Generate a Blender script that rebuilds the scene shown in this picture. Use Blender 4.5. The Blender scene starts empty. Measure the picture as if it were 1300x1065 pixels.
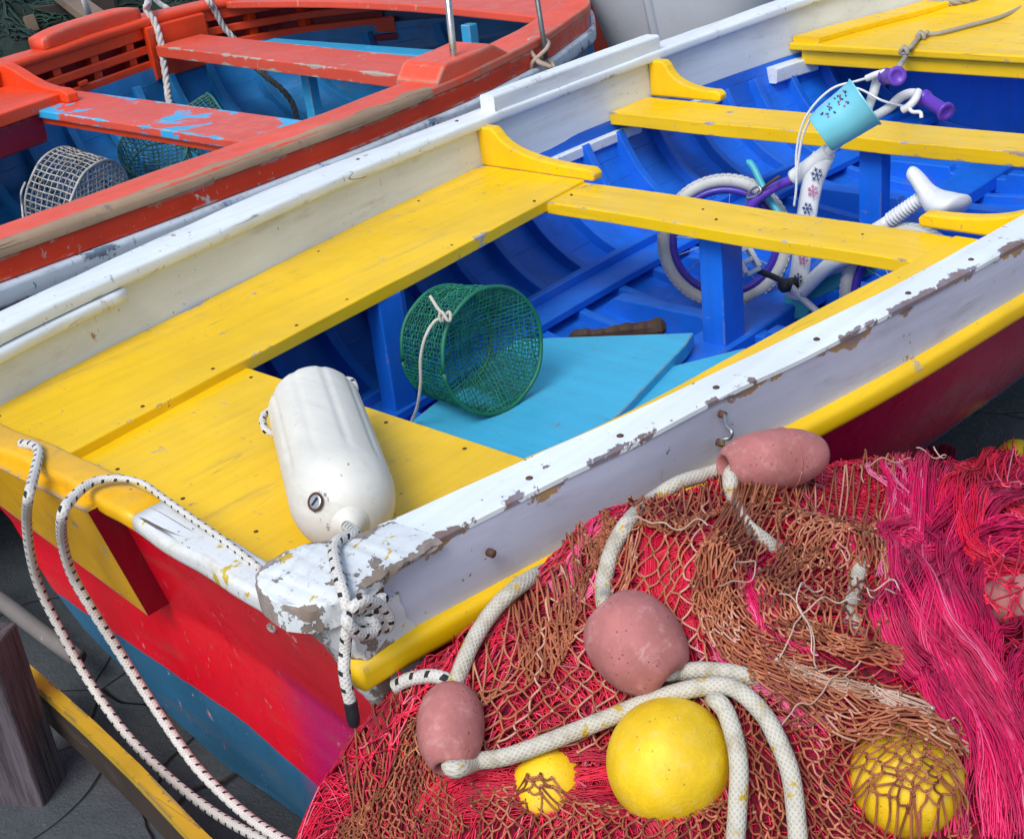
import bpy, math, random
import numpy as np
random.seed(7); RNG = np.random.default_rng(7)
S = bpy.context.scene; COL = S.collection
# ------------------------------------------------------------------ camera model (metres; x = along the white boat, y = towards its far side)
FPX = 1700.0; CX, CY = 650.0, 532.5
_e, _r, _h = np.radians([26.3, -6.86, 44.9])
_f = np.array([0, np.cos(_e), -np.sin(_e)]); _rt = np.array([1., 0, 0]); _up = np.cross(_rt, _f)
_R = np.cos(_r)*_rt + np.sin(_r)*_up; _U = -np.sin(_r)*_rt + np.cos(_r)*_up
_B = np.array([[np.sin(_h), np.cos(_h), 0], [-np.cos(_h), np.sin(_h), 0], [0, 0, 1.]])
RB, UB, FB = _B@_R, _B@_U, _B@_f
CAM = np.array([0, -2.011, 1.15])
GZ = -0.70
def ray(px, py): return FB*FPX + RB*(px-CX) - UB*(py-CY)
def P(px, py, z=0.):
    d = ray(px, py); return CAM + (z-CAM[2])/d[2]*d
def PY(px, py, y):
    d = ray(px, py); return CAM + (y-CAM[1])/d[1]*d
def PX(px, py, x):
    d = ray(px, py); return CAM + (x-CAM[0])/d[0]*d
def PL(px, py, p0, n):
    d = ray(px, py); n = np.array(n, float); return CAM + np.dot(np.array(p0)-CAM, n)/np.dot(d, n)*d
def nrm(v): v = np.array(v, float); return v/np.linalg.norm(v)
# ------------------------------------------------------------------ materials
class NB:
    def __init__(s, name):
        s.m = bpy.data.materials.new(name); s.m.use_nodes = True
        s.t = s.m.node_tree; s.b = s.t.nodes['Principled BSDF']; s.L = s.t.links.new
    def n(s, typ, **kw):
        nd = s.t.nodes.new(typ)
        for k, v in kw.items(): setattr(nd, k, v)
        return nd
    def put(s, sock, v):
        if hasattr(v, 'is_output') or isinstance(v, bpy.types.NodeSocket): s.L(v, sock)
        elif isinstance(v, (tuple, list)) and len(v) == 3 and sock.type == 'RGBA': sock.default_value = (*v, 1)
        else: sock.default_value = v
    def co(s, kind='Object'): return s.n('ShaderNodeTexCoord').outputs[kind]
    def mapv(s, v, scale=(1, 1, 1), loc=(0, 0, 0), rot=(0, 0, 0)):
        m = s.n('ShaderNodeMapping'); s.L(v, m.inputs[0])
        m.inputs['Scale'].default_value = scale; m.inputs['Location'].default_value = loc; m.inputs['Rotation'].default_value = rot
        return m.outputs[0]
    def noise(s, v, scale=5., detail=4., rough=.55, dist=0.):
        q = s.n('ShaderNodeTexNoise'); s.L(v, q.inputs['Vector'])
        q.inputs['Scale'].default_value = scale; q.inputs['Detail'].default_value = detail
        q.inputs['Roughness'].default_value = rough; q.inputs['Distortion'].default_value = dist
        return q.outputs[0]
    def voro(s, v, scale, feature='F1', out='Distance', rnd=1.):
        q = s.n('ShaderNodeTexVoronoi', feature=feature); s.L(v, q.inputs['Vector']); q.inputs['Scale'].default_value = scale
        q.inputs['Randomness'].default_value = rnd
        return q.outputs[out]
    def mr(s, v, a, b, c=0., d=1., smooth=True):
        q = s.n('ShaderNodeMapRange', interpolation_type='SMOOTHSTEP' if smooth else 'LINEAR')
        s.put(q.inputs[0], v)
        for i, w in zip((1, 2, 3, 4), (a, b, c, d)): s.put(q.inputs[i], w)
        return q.outputs[0]
    def math(s, op, a, b=0., clamp=False):
        q = s.n('ShaderNodeMath', operation=op, use_clamp=clamp); s.put(q.inputs[0], a); s.put(q.inputs[1], b); return q.outputs[0]
    def mix(s, f, a, b, blend='MIX'):
        q = s.n('ShaderNodeMix', data_type='RGBA', blend_type=blend)
        s.put(q.inputs[0], f); s.put(q.inputs[6], a); s.put(q.inputs[7], b); return q.outputs[2]
    def edge(s, radius):
        bv = s.n('ShaderNodeBevel', samples=4); bv.inputs[0].default_value = radius
        ge = s.n('ShaderNodeNewGeometry')
        d = s.n('ShaderNodeVectorMath', operation='DOT_PRODUCT'); s.L(bv.outputs[0], d.inputs[0]); s.L(ge.outputs['Normal'], d.inputs[1])
        return s.math('SUBTRACT', 1., d.outputs['Value'], True)
    def bump(s, h, strength=.3, dist=.003, prev=None):
        q = s.n('ShaderNodeBump'); q.inputs['Strength'].default_value = strength; q.inputs['Distance'].default_value = dist
        s.L(h, q.inputs['Height'])
        if prev is not None: s.L(prev, q.inputs['Normal'])
        return q.outputs[0]
    def fin(s, color=None, rough=None, normal=None, **kw):
        if color is not None: s.put(s.b.inputs['Base Color'], color)
        if rough is not None: s.put(s.b.inputs['Roughness'], rough)
        if normal is not None: s.L(normal, s.b.inputs['Normal'])
        for k, v in kw.items(): s.put(s.b.inputs[k.replace('_', ' ')], v)
        return s.m
def mul(c, k): return tuple(max(0, min(1, x*k)) for x in c)
WOOD = (.30, .26, .23)
def paint(name, col, grain='X', wear=.30, wearcols=(WOOD, (.36, .30, .26)), edge=0., edger=.010, rough=.38, var=.16, specks=.5, cracks=.3, wscale=7., bump=.25, tint=None, zline=None, second=None, patch=False, eattr=False, grime=.38):
    b = NB(name); co = b.co()
    sc = {'X': (1.5, 34, 34), 'Y': (34, 1.5, 34), 'Z': (34, 34, 1.5), 'N': (12, 12, 12)}[grain]
    gco = b.mapv(co, sc)
    big = b.noise(co, 2.3, 4, .6); mid = b.noise(co, 13, 6, .65); gr = b.noise(gco, 1., 5, .6, .4)
    if second is not None and zline is not None:
        col = b.mix(b.mr(b.noise(b.mapv(co, (1, 1, 1), (3, 1, 2)), second[1], 7, .6, .3), second[2], second[2]+.12, 0, .8), col, second[0]); second = None
    if zline is not None:                         # a second colour below a painted line, e.g. antifouling paint
        sep = b.n('ShaderNodeSeparateXYZ'); b.L(co, sep.inputs[0])
        zz = b.math('ADD', sep.outputs[2], b.math('MULTIPLY', b.math('SUBTRACT', mid, .5), .012))
        zz = b.math('ADD', zz, b.math('MULTIPLY', sep.outputs[1], -zline[2]))
        col = b.mix(b.mr(zz, zline[0]-.003, zline[0]+.003), zline[1], col)
        c = b.mix(b.mr(big, .3, .7), b.mix(1., col, (.78, .78, .78), 'MULTIPLY'), col)
        if patch:                                 # magenta blended into the colour low on one quarter, soft-edged
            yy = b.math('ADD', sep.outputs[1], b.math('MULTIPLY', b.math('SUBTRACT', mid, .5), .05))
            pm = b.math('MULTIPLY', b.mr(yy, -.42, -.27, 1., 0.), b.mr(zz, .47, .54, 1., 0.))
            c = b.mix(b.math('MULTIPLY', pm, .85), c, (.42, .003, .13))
    else:
        c = b.mix(b.mr(big, .3, .7), mul(col, 1-var), mul(col, 1+var*.5))
    if second is not None:                        # patches of an older coat
        sm = b.mr(b.noise(b.mapv(co, (1, 1, 1), (3, 1, 2)), second[1], 7, .6, .3), second[2], second[2]+.02)
        c = b.mix(sm, c, second[0])
    c = b.mix(b.mr(gr, .35, .75, 0, .34), c, mul((.75, .72, .7), 1.) if tint is None else tint, 'MULTIPLY')
    # brushed grime and specks
    sp = b.mr(b.noise(co, 85, 2, .5), .71, .76, 0, specks)
    sp = b.math('MULTIPLY', sp, b.mr(b.noise(co, 6, 3), .42, .6))
    c = b.mix(sp, c, (.07, .05, .035))
    # worn paint
    w = b.math('ADD', b.math('MULTIPLY', b.math('SUBTRACT', b.noise(co, wscale, 12, .68, .25), .5), 1.35), .5)
    w = b.math('ADD', w, b.math('MULTIPLY', b.math('SUBTRACT', gr, .5), .16))
    if edge > 0:
        em = b.n('ShaderNodeAttribute', attribute_name='tint').outputs['Fac'] if eattr else b.mr(b.edge(edger), .001, .07, smooth=False)
        w = b.math('ADD', w, b.math('MULTIPLY', em, edge*.34))
    thr = .80 - wear*.22
    wm = b.mr(w, thr, thr+.018)
    wc = b.mix(b.mr(mid, .4, .6), wearcols[0], wearcols[1])
    wc = b.mix(b.mr(gr, .4, .7, 0, .6), wc, mul(wearcols[0], .55))
    # small flakes and grimy streaks, in drifts
    w2 = b.noise(b.mapv(co, tuple(.35+.65*min(1, 6./q) if q > 12 else 1. for q in sc), (9, 4, 2)), wscale*6, 7, .7, .2)
    w2 = b.mr(w2, .655-.05*wear, .668-.05*wear); w2 = b.math('MULTIPLY', w2, b.mr(b.noise(co, 3.1, 4, .6), .44, .60))
    gm = b.math('MULTIPLY', b.mr(b.noise(gco, .55, 6, .7, .2), .50, .72), b.mr(b.noise(co, 4.7, 5, .65), .40, .66, 0, grime))
    c = b.mix(gm, c, (.16, .12, .085))
    wm = b.math('MAXIMUM', wm, w2)
    c = b.mix(wm, c, wc)
    # hairline cracks along the grain
    ck = b.mr(b.math('ABSOLUTE', b.math('SUBTRACT', b.noise(b.mapv(co, tuple(x*.45 for x in sc), (5, 7, 1)), 1., 1.5, .5, .1), .5)), .0, .005, 1., 0.)
    ck = b.math('MULTIPLY', ck, b.mr(b.noise(co, 4, 3), .56-.1*cracks, .66-.1*cracks, 0, min(1, cracks*1.6)))
    c = b.mix(ck, c, (.08, .065, .055))
    h = b.math('ADD', b.math('MULTIPLY', gr, .5), b.math('MULTIPLY', mid, .5))
    h = b.math('SUBTRACT', h, b.math('ADD', b.math('MULTIPLY', wm, .9), ck))
    rg = b.math('ADD', b.mr(mid, .3, .7, rough-.07, rough+.12), b.math('MULTIPLY', wm, .3))
    return b.fin(c, rg, b.bump(h, bump, .004))
def plain(name, col, rough=.45, var=.12, bump=.1, scale=20., dirt=.15, metallic=0., dirtcol=(.12, .10, .08), **kw):
    b = NB(name); co = b.co()
    big = b.noise(co, scale*.3, 5, .6); fine = b.noise(co, scale*3, 4, .6)
    c = b.mix(b.mr(big, .3, .7), mul(col, 1-var), mul(col, 1+var*.4))
    d = b.mr(b.noise(b.mapv(co, (1, 1, 1), (2, 9, 4)), scale, 8, .7), .56, .75, 0, dirt)
    c = b.mix(d, c, dirtcol)
    return b.fin(c, b.mr(fine, .3, .7, rough-.06, rough+.1), b.bump(fine, bump, .002), Metallic=metallic, **kw)
def strand_mat(name, cols, rough=.6, sheen=0.):
    """Twine: colour picked per strand from the point attribute 'tint'."""
    b = NB(name); at = b.n('ShaderNodeAttribute', attribute_name='tint')
    cr = b.n('ShaderNodeValToRGB'); b.L(at.outputs['Fac'], cr.inputs[0])
    el = cr.color_ramp.elements
    while len(el) < len(cols): el.new(.5)
    for i, (p, c) in enumerate(cols): el[i].position = p; el[i].color = (*c, 1)
    co = b.co(); fi = b.noise(co, 260, 3, .6)
    c = b.mix(b.mr(b.noise(co, 22, 4), .35, .7, 0, .45), cr.outputs[0], (.45, .4, .4), 'MULTIPLY')
    return b.fin(c, rough, b.bump(fi, .5, .001))
def rope_mat(name, col, fleck=None, fleckcol=(.01, .01, .015), braid=True, nb=7, pitch=.011, dirt=.3, fl_len=.018):
    b = NB(name); uv = b.co('UV'); co = b.co()
    sep = b.n('ShaderNodeSeparateXYZ'); b.L(uv, sep.inputs[0]); u, v = sep.outputs[0], sep.outputs[1]
    def wave(k):
        ph = b.math('ADD', b.math('MULTIPLY', u, nb*2*math.pi), b.math('MULTIPLY', v, k*2*math.pi/pitch))
        return b.math('SINE', ph)
    if braid: h = b.math('MAXIMUM', wave(1.), wave(-1.))
    else: h = wave(1.)
    c = b.mix(b.mr(h, -.6, .8), mul(col, .80), col)
    c = b.mix(b.mr(b.noise(co, 40, 5), .45, .75, 0, dirt), c, mul((.35, .30, .22), .8))
    if fleck == 'ticks':                          # black tracer ticks in a white braided cord
        fu = b.math('FRACT', b.math('MULTIPLY', u, 3.)); fv = b.math('FRACT', b.math('ADD', b.math('DIVIDE', v, fl_len), b.math('MULTIPLY', b.math('FLOOR', b.math('MULTIPLY', u, 3.)), .5)))
        a = b.math('LESS_THAN', b.math('ABSOLUTE', b.math('SUBTRACT', fu, .5)), .24)
        d = b.math('LESS_THAN', b.math('ABSOLUTE', b.math('SUBTRACT', b.math('ADD', fv, b.math('MULTIPLY', fu, .22)), .6)), .13)
        c = b.mix(b.math('MULTIPLY', a, d), c, fleckcol)
    elif fleck == 'lichen':
        f = b.mr(b.noise(co, 46, 4, .6), .60, .66); c = b.mix(f, c, fleckcol)
    return b.fin(c, .75, b.bump(h, .4, .0012))
# ------------------------------------------------------------------ objects
def base_of(o):
    while o.parent: o = o.parent
    return np.array(o.location)
def tag(o, label=None, cat=None, group=None, kind=None):
    if label: o['label'] = label
    if cat: o['category'] = cat
    if group: o['group'] = group
    if kind: o['kind'] = kind
    return o
def thing(name, loc, label, cat, group=None):
    o = bpy.data.objects.new(name, None); COL.objects.link(o); o.empty_display_size = .05
    o.location = tuple(map(float, loc)); return tag(o, label, cat, group)
def mk(name, V, F, mat, parent=None, smooth=False, uv=None, tint=None, bevel=0., loc=None, solid=0., sub=0, split=0.):
    V = np.asarray(V, float)
    if parent is not None: V = V - base_of(parent)
    elif loc is not None: V = V - np.array(loc)
    me = bpy.data.meshes.new(name)
    me.from_pydata(V.tolist(), [], [tuple(map(int, f)) for f in F]); 
    if mat: me.materials.append(mat)
    if uv is not None:
        l = me.uv_layers.new(name='UVMap'); l.data.foreach_set('uv', np.asarray(uv, np.float32).ravel())
    if tint is not None:
        a = me.attributes.new('tint', 'FLOAT', 'POINT'); a.data.foreach_set('value', np.asarray(tint, np.float32))
    me.update()
    if smooth: me.polygons.foreach_set('use_smooth', [True]*len(me.polygons))
    o = bpy.data.objects.new(name, me); COL.objects.link(o)
    if parent is not None: o.parent = parent
    elif loc is not None: o.location = tuple(map(float, loc))
    if sub: o.modifiers.new('sub', 'SUBSURF').levels = sub; o.modifiers['sub'].render_levels = sub
    if solid: m = o.modifiers.new('solid', 'SOLIDIFY'); m.thickness = solid; m.offset = 0
    if split:
        me.polygons.foreach_set('use_smooth', [True]*len(me.polygons)); m = o.modifiers.new('es', 'EDGE_SPLIT'); m.split_angle = split
    if bevel: m = o.modifiers.new('bev', 'BEVEL'); m.width = bevel; m.segments = 2; m.limit_method = 'ANGLE'; m.angle_limit = .6; m.harden_normals = False
    return o
class MB:
    def __init__(s): s.V = []; s.F = []; s.n = 0
    def add(s, V, F):
        V = np.asarray(V, float); s.V.append(V); s.F += [tuple(i+s.n for i in f) for f in F]; s.n += len(V); return s
    def quadgrid(s, G, close_u=False):
        G = np.asarray(G, float); a, c = G.shape[:2]
        F = [(i*c+j, ((i+1) % a)*c+j, ((i+1) % a)*c+j+1, i*c+j+1) for i in range(a if close_u else a-1) for j in range(c-1)]
        return s.add(G.reshape(-1, 3), F)
    def box(s, p0, p1):
        (x0, y0, z0), (x1, y1, z1) = p0, p1
        V = [(x0, y0, z0), (x1, y0, z0), (x1, y1, z0), (x0, y1, z0), (x0, y0, z1), (x1, y0, z1), (x1, y1, z1), (x0, y1, z1)]
        return s.add(V, BOXF)
    def obox(s, a, b, w, h, up=(0, 0, 1)):      # a bar from a to b, w across, h along up
        a, b = np.array(a, float), np.array(b, float); t = nrm(b-a); sd = nrm(np.cross(t, up)); u = np.cross(sd, t)
        V = [p + sd*x*w/2 + u*y*h/2 for p in (a, b) for x, y in ((-1, -1), (1, -1), (1, 1), (-1, 1))]
        return s.add(V, [(0, 1, 2, 3), (7, 6, 5, 4), (0, 4, 5, 1), (1, 5, 6, 2), (2, 6, 7, 3), (3, 7, 4, 0)])
    def loops(s, Ls, cap=True):                 # closed rings joined one to the next
        k = len(Ls[0]); V = np.concatenate([np.asarray(l, float) for l in Ls]); F = []
        for i in range(len(Ls)-1):
            for j in range(k): F.append((i*k+j, i*k+(j+1) % k, (i+1)*k+(j+1) % k, (i+1)*k+j))
        if cap: F.append(tuple(range(k))[::-1]); F.append(tuple(range((len(Ls)-1)*k, len(Ls)*k)))
        return s.add(V, F)
    def prism(s, poly, vec):
        poly = np.asarray(poly, float); k = len(poly); V = np.concatenate([poly, poly+np.array(vec)])
        return s.add(V, [tuple(range(k))[::-1], tuple(range(k, 2*k))]+[(i, (i+1) % k, k+(i+1) % k, k+i) for i in range(k)])
    def build(s, name, mat, parent=None, **kw):
        o = mk(name, np.concatenate(s.V), s.F, mat, parent, **kw)
        import bmesh
        bm = bmesh.new(); bm.from_mesh(o.data); bmesh.ops.recalc_face_normals(bm, faces=bm.faces); bm.to_mesh(o.data); bm.free()
        return o
BOXF = [(0, 3, 2, 1), (4, 5, 6, 7), (0, 1, 5, 4), (1, 2, 6, 5), (2, 3, 7, 6), (3, 0, 4, 7)]
def rrect(y0, y1, z0, z1, r, n=3):
    out = []
    for cy, cz, a0 in ((y1-r, z1-r, 0), (y0+r, z1-r, 90), (y0+r, z0+r, 180), (y1-r, z0+r, 270)):
        for k in range(n+1):
            a = math.radians(a0+90*k/n); out.append((cy+r*math.cos(a), cz+r*math.sin(a)))
    return out
def rloop(a0, a1, z0, z1, m=.02):                # a rectangle outline with points near its corners; third value = how exposed the edge is
    q = min(m, (z1-z0)*.35)
    return [(a0, z0, 1), (a0+m, z0, 0), (a1-m, z0, 0), (a1, z0, 1), (a1, z0+q, 0), (a1, z1-q, 0), (a1, z1, 1), (a1-m, z1, 0), (a0+m, z1, 0), (a0, z1, 1), (a0, z1-q, 0), (a0, z0+q, 0)]
def worn_loops(name, xs, prof, mat, parent, axis='x', **kw):
    Ls, T = [], []
    for x in xs:
        p = prof(x); Ls.append([(x, a, z) if axis == 'x' else (a, x, z) for a, z, _ in p]); T += [t for _, _, t in p]
    return MB().loops(Ls).build(name, mat, parent, tint=T, **kw)
def sweepx(xs, prof):                           # closed (y, z) outlines lofted along x
    return [[(x, y, z) for y, z in prof(x)] for x in xs]
def smooth_path(pts, n=12):
    p = np.asarray(pts, float); out = []
    q = np.vstack([2*p[0]-p[1], p, 2*p[-1]-p[-2]])
    for i in range(1, len(q)-2):
        for k in range(n):
            t = k/n; a, b_, c, d = q[i-1], q[i], q[i+1], q[i+2]
            out.append(.5*((2*b_)+(c-a)*t+(2*a-5*b_+4*c-d)*t*t+(3*b_-a-3*c+d)*t**3))
    out.append(p[-1]); return np.array(out)
def tube_arrays(path, r, sides=10):
    p = np.asarray(path, float); n = len(p)
    rr = np.broadcast_to(np.asarray(r, float), (n,))
    t = np.gradient(p, axis=0); t /= np.linalg.norm(t, axis=1, keepdims=True)+1e-12
    ref = np.array([0, 0, 1.]) if abs(t[0][2]) < .9 else np.array([1., 0, 0])
    u = nrm(np.cross(t[0], ref)); V = []; L = np.concatenate([[0], np.cumsum(np.linalg.norm(np.diff(p, axis=0), axis=1))])
    for i in range(n):
        u = nrm(u - t[i]*np.dot(u, t[i])); w = np.cross(t[i], u)
        for k in range(sides):
            a = 2*math.pi*k/sides; V.append(p[i]+rr[i]*(math.cos(a)*u+math.sin(a)*w))
    F, UV = [], []
    for i in range(n-1):
        for k in range(sides):
            k2 = (k+1) % sides
            F.append((i*sides+k, i*sides+k2, (i+1)*sides+k2, (i+1)*sides+k))
            UV += [(k/sides, L[i]), ((k+1)/sides, L[i]), ((k+1)/sides, L[i+1]), (k/sides, L[i+1])]
    for i, rev in ((0, True), (n-1, False)):
        f = [i*sides+k for k in range(sides)]; F.append(tuple(f[::-1] if rev else f)); UV += [(0, L[i])]*sides
    return np.array(V), F, UV
def tube(name, path, r, mat, parent=None, sides=10, **kw):
    V, F, UV = tube_arrays(path, r, sides); return mk(name, V, F, mat, parent, smooth=True, uv=UV, **kw)
def rope(name, pts, r, mat, parent=None, n=12, sides=12, **kw): return tube(name, smooth_path(pts, n), r, mat, parent, sides, **kw)
def laid_rope(name, pts, r, mat, parent=None, pitch=None, n=26, **kw):   # three strands twisted together
    p = smooth_path(pts, n); pitch = pitch or r*7
    seg = np.linalg.norm(np.diff(p, axis=0), axis=1); L = np.concatenate([[0], np.cumsum(seg)])
    m = max(24, int(L[-1]/pitch*9)); Ls = np.linspace(0, L[-1], m); p = np.stack([np.interp(Ls, L, p[:, k]) for k in range(3)], 1)
    t = np.gradient(p, axis=0); t /= np.linalg.norm(t, axis=1, keepdims=True)+1e-12
    u = nrm(np.cross(t[0], (.3, .2, 1))); Us = []
    for i in range(m): u = nrm(u-t[i]*np.dot(u, t[i])); Us.append(u)
    Us = np.array(Us); W = np.cross(t, Us); VV, FF, UU, off = [], [], [], 0
    for s in range(3):
        a = 2*math.pi*(Ls/pitch+s/3)
        q = p+(np.cos(a)[:, None]*Us+np.sin(a)[:, None]*W)*r*.5
        V, F, UV = tube_arrays(q, r*.56, 7); VV.append(V); FF += [tuple(i+off for i in f) for f in F]; UU += UV; off += len(V)
    return mk(name, np.concatenate(VV), FF, mat, parent, smooth=True, uv=UU, **kw)
def bulk(name, lines, r, mat, parent=None, sides=4, tint=None, **kw):
    """Many thin strands in one mesh. lines: list of (K,3) arrays; r: number or list."""
    VV, FF, TT, off = [], [], [], 0
    by = {}
    for i, l in enumerate(lines): by.setdefault(len(l), []).append(i)
    for K, idx in by.items():
        A = np.array([lines[i] for i in idx], float); N = len(A)
        t = np.gradient(A, axis=1); t /= np.linalg.norm(t, axis=2, keepdims=True)+1e-12
        ref = np.array([.31, .17, .93]); u = np.cross(t, ref); u /= np.linalg.norm(u, axis=2, keepdims=True)+1e-9; w = np.cross(t, u)
        rr = np.array([r[i] if hasattr(r, '__len__') else r for i in idx])[:, None, None]
        ring = [A + rr*(math.cos(a)*u+math.sin(a)*w) for a in (2*math.pi*k/sides for k in range(sides))]
        V = np.stack(ring, 2).reshape(-1, 3); VV.append(V)
        i = np.arange(N)[:, None, None]; j = np.arange(K-1)[None, :, None]; k = np.arange(sides)[None, None, :]; k2 = (k+1) % sides
        b0 = (i*K+j)*sides+off; F = np.stack([b0+k, b0+k2, b0+sides+k2, b0+sides+k], -1).reshape(-1, 4); FF.append(F)
        tv = np.array([tint[q] for q in idx]) if tint is not None else RNG.random(N)
        TT.append(np.repeat(tv, K*sides)); off += len(V)
    V = np.concatenate(VV); F = np.concatenate(FF); T = np.concatenate(TT)
    base = base_of(parent) if parent is not None else (np.array(kw['loc']) if kw.get('loc') is not None else np.zeros(3))
    V = V-base
    me = bpy.data.meshes.new(name); me.vertices.add(len(V)); me.vertices.foreach_set('co', V.astype(np.float32).ravel())
    me.loops.add(F.size); me.loops.foreach_set('vertex_index', F.astype(np.int32).ravel())
    me.polygons.add(len(F)); me.polygons.foreach_set('loop_start', np.arange(0, F.size, 4, dtype=np.int32))
    me.materials.append(mat); a = me.attributes.new('tint', 'FLOAT', 'POINT'); a.data.foreach_set('value', T.astype(np.float32))
    me.update(calc_edges=True); me.polygons.foreach_set('use_smooth', [True]*len(F))
    o = bpy.data.objects.new(name, me); COL.objects.link(o)
    if parent is not None: o.parent = parent
    elif kw.get('loc') is not None: o.location = tuple(map(float, kw['loc']))
    return o
def lathe(axis0, axis1, prof, n=32, squash=None):
    """prof: (t along axis in metres from axis0, radius). returns rings"""
    a, b_ = np.array(axis0, float), np.array(axis1, float); t = nrm(b_-a)
    u = nrm(np.cross(t, (0, 0, 1) if abs(t[2]) < .95 else (1, 0, 0))); w = np.cross(u, t)
    return [[a+t*s+(math.cos(2*math.pi*k/n)*u+math.sin(2*math.pi*k/n)*w)*r for k in range(n)] for s, r in prof]
def smf(xs, ys, sig=.12):                       # a smoothed profile along x
    g = np.linspace(xs[0]-1, xs[-1]+1, 1200); v = np.interp(g, xs, ys)
    d = g[1]-g[0]; k = np.exp(-.5*(np.arange(-120, 121)*d/sig)**2); k /= k.sum()
    v = np.convolve(np.pad(v, 120, mode='edge'), k, 'valid')
    return lambda x: float(np.interp(x, g, v))
def wob(seed, amp, f=3.):
    r = random.Random(seed); a = [(r.uniform(.6, 1.6)*f*(k+1), r.uniform(0, 6.3), amp/(k+1)) for k in range(3)]
    return lambda x: sum(A*math.sin(w*x+p) for w, p, A in a)
# ------------------------------------------------------------------ palette
YEL = (.84, .54, .003); WHT = (.70, .78, .83); BLU = (.007, .140, .72); LBL = (.05, .43, .70); RED = (.56, .050, .020)
CRIM = (.80, .003, .022)
m_yel = paint('yellow_paint_along', YEL, 'X', .36, (( .40, .37, .38), (.34, .25, .14)), .35, .009, .36, .12, .6, .25, 6., eattr=True)
m_yelt = paint('yellow_paint_across', YEL, 'Y', .34, ((.44, .40, .42), (.36, .26, .17)), .62, .009, .34, .10, .5, .25, 8., eattr=True)
m_yelk = paint('yellow_paint_knee', YEL, 'N', .12, ((.42, .36, .30), (.30, .20, .1)), .5, .007, .36, .10, .6, .2, 8.)
m_whtin = paint('white_paint_inside', (.63, .70, .75), 'X', .14, ((.45, .40, .33), (.40, .22, .08)), .25, .008, .42, .06, .8, .1, 9.)
m_whtcap = paint('white_paint_cap', WHT, 'X', .44, ((.22, .20, .25), (.20, .13, .10)), .62, .02, .45, .08, .8, .1, 9., .4, eattr=True)
m_whtfar = paint('white_paint_far_cap', WHT, 'X', .30, ((.34, .33, .38), (.30, .20, .12)), .35, .020, .45, .08, .8, .6, 9., .4)
m_whtworn = paint('white_paint_flaking', (.62, .68, .72), 'X', .80, ((.30, .26, .24), (.20, .16, .13)), .55, .02, .55, .10, .9, .8, 15., .9, second=((.50, .36, .05), 20., .64), eattr=True, grime=.6)
m_lav = paint('grey_white_side', (.49, .53, .67), 'X', .46, ((.24, .20, .23), (.40, .24, .08)), .62, .012, .45, .08, .8, .0, 8., .35, eattr=True, grime=.5)
m_rail = paint('yellow_rail_paint', YEL, 'X', .36, ((.50, .46, .36), (.45, .36, .2)), .6, .012, .38, .1, .4, .2, 8.)
m_blu = paint('blue_paint_inside', BLU, 'N', .16, ((.05, .16, .40), (.08, .2, .38)), .35, .006, .42, .25, .4, .2, 9.)
m_post = paint('blue_paint_post', BLU, 'Z', .27, ((.28, .18, .10), (.06, .20, .42)), .6, .008, .40, .2, .4, .2, 9.)
m_lbl = paint('pale_blue_paint', LBL, 'Y', .22, ((.25, .24, .24), (.10, .28, .38)), .8, .008, .42, .12, .6, .2, 8.)
m_hull = paint('crimson_hull_paint', (.36, .002, .050), 'X', .16, ((.36, .08, .10), (.20, .02, .05)), .3, .01, .26, .22, .4, .2, 6., .12, zline=(.415, (.02, .13, .32), .035))
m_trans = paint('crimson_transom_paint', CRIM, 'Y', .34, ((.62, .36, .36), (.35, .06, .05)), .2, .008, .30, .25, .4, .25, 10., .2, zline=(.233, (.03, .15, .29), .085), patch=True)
m_padred = paint('dark_crimson_side', (.22, .003, .02), 'Z', .3, ((.3, .2, .16), (.2, .05, .05)), .6, .01, .4)
m_yelpad = paint('yellow_stern_paint', (.72, .40, .006), 'Z', .30, ((.42, .36, .34), (.34, .26, .2)), .9, .014, .34, .10, .5, .4, 8., .35)
m_capw = paint('transom_cap_white', (.62, .66, .68), 'Y', .50, ((.46, .36, .06), (.25, .22, .20)), .9, .02, .5, .1, .9, .7, 15., .7, second=((.52, .38, .03), 22., .60))
m_steel = plain('galvanised_steel', (.42, .44, .46), .38, .2, .1, 30, .35, .85, (.16, .10, .06))
m_rust = plain('rusty_iron', (.10, .05, .035), .75, .4, .4, 60, .6, .2, (.22, .08, .02))
# ------------------------------------------------------------------ white and yellow boat
yin = smf([.96, 1.0, 1.05, 1.12, 1.31, 1.6, 2.0, 2.3, 2.7, 3.0, 3.5, 4.0, 4.4, 4.7, 5.2, 5.8, 6.15], [.60, .635, .66, .68, .72, .755, .80, .85, .90, .925, .935, .915, .875, .835, .70, .38, .03], .14)
yout = smf([.9, 1.1, 1.34, 1.56, 1.89, 2.1, 2.57, 3.0, 3.5, 4.0, 4.4, 4.7, 5.2, 5.8, 6.2], [.741, .762, .807, .852, .90, .945, .985, 1.01, 1.02, 1.005, .965, .925, .80, .48, .06], .20)
zg = smf([.9, 2., 2.6, 3., 3.6, 4.0, 4.7, 5.5, 6.2], [.16, .163, .152, .145, .148, .152, .172, .24, .32], .15)
kz = smf([.9, 4.4, 5.3, 6.2], [1, 1, .86, .2], .2)
_in = np.array([P(q[0], q[1], .157) for q in ((505.6, 657.7), (578, 624), (640, 597.7), (715, 564), (800, 527), (860, 498.4), (935, 461.6), (1020, 421), (1110, 376.6), (1180, 338), (1230, 307.6), (1280, 278), (1300, 267))])
_ou = np.array([P(q[0], q[1], .157) for q in ((460, 730), (527.6, 696.6), (565, 680), (603.7, 661), (640, 642.5), (730, 597.7), (781, 576.6), (875, 526), (927.6, 497.7), (1020, 455.8), (1080, 424.7), (1140, 393), (1200, 360), (1252.7, 330), (1300, 303))])
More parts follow.
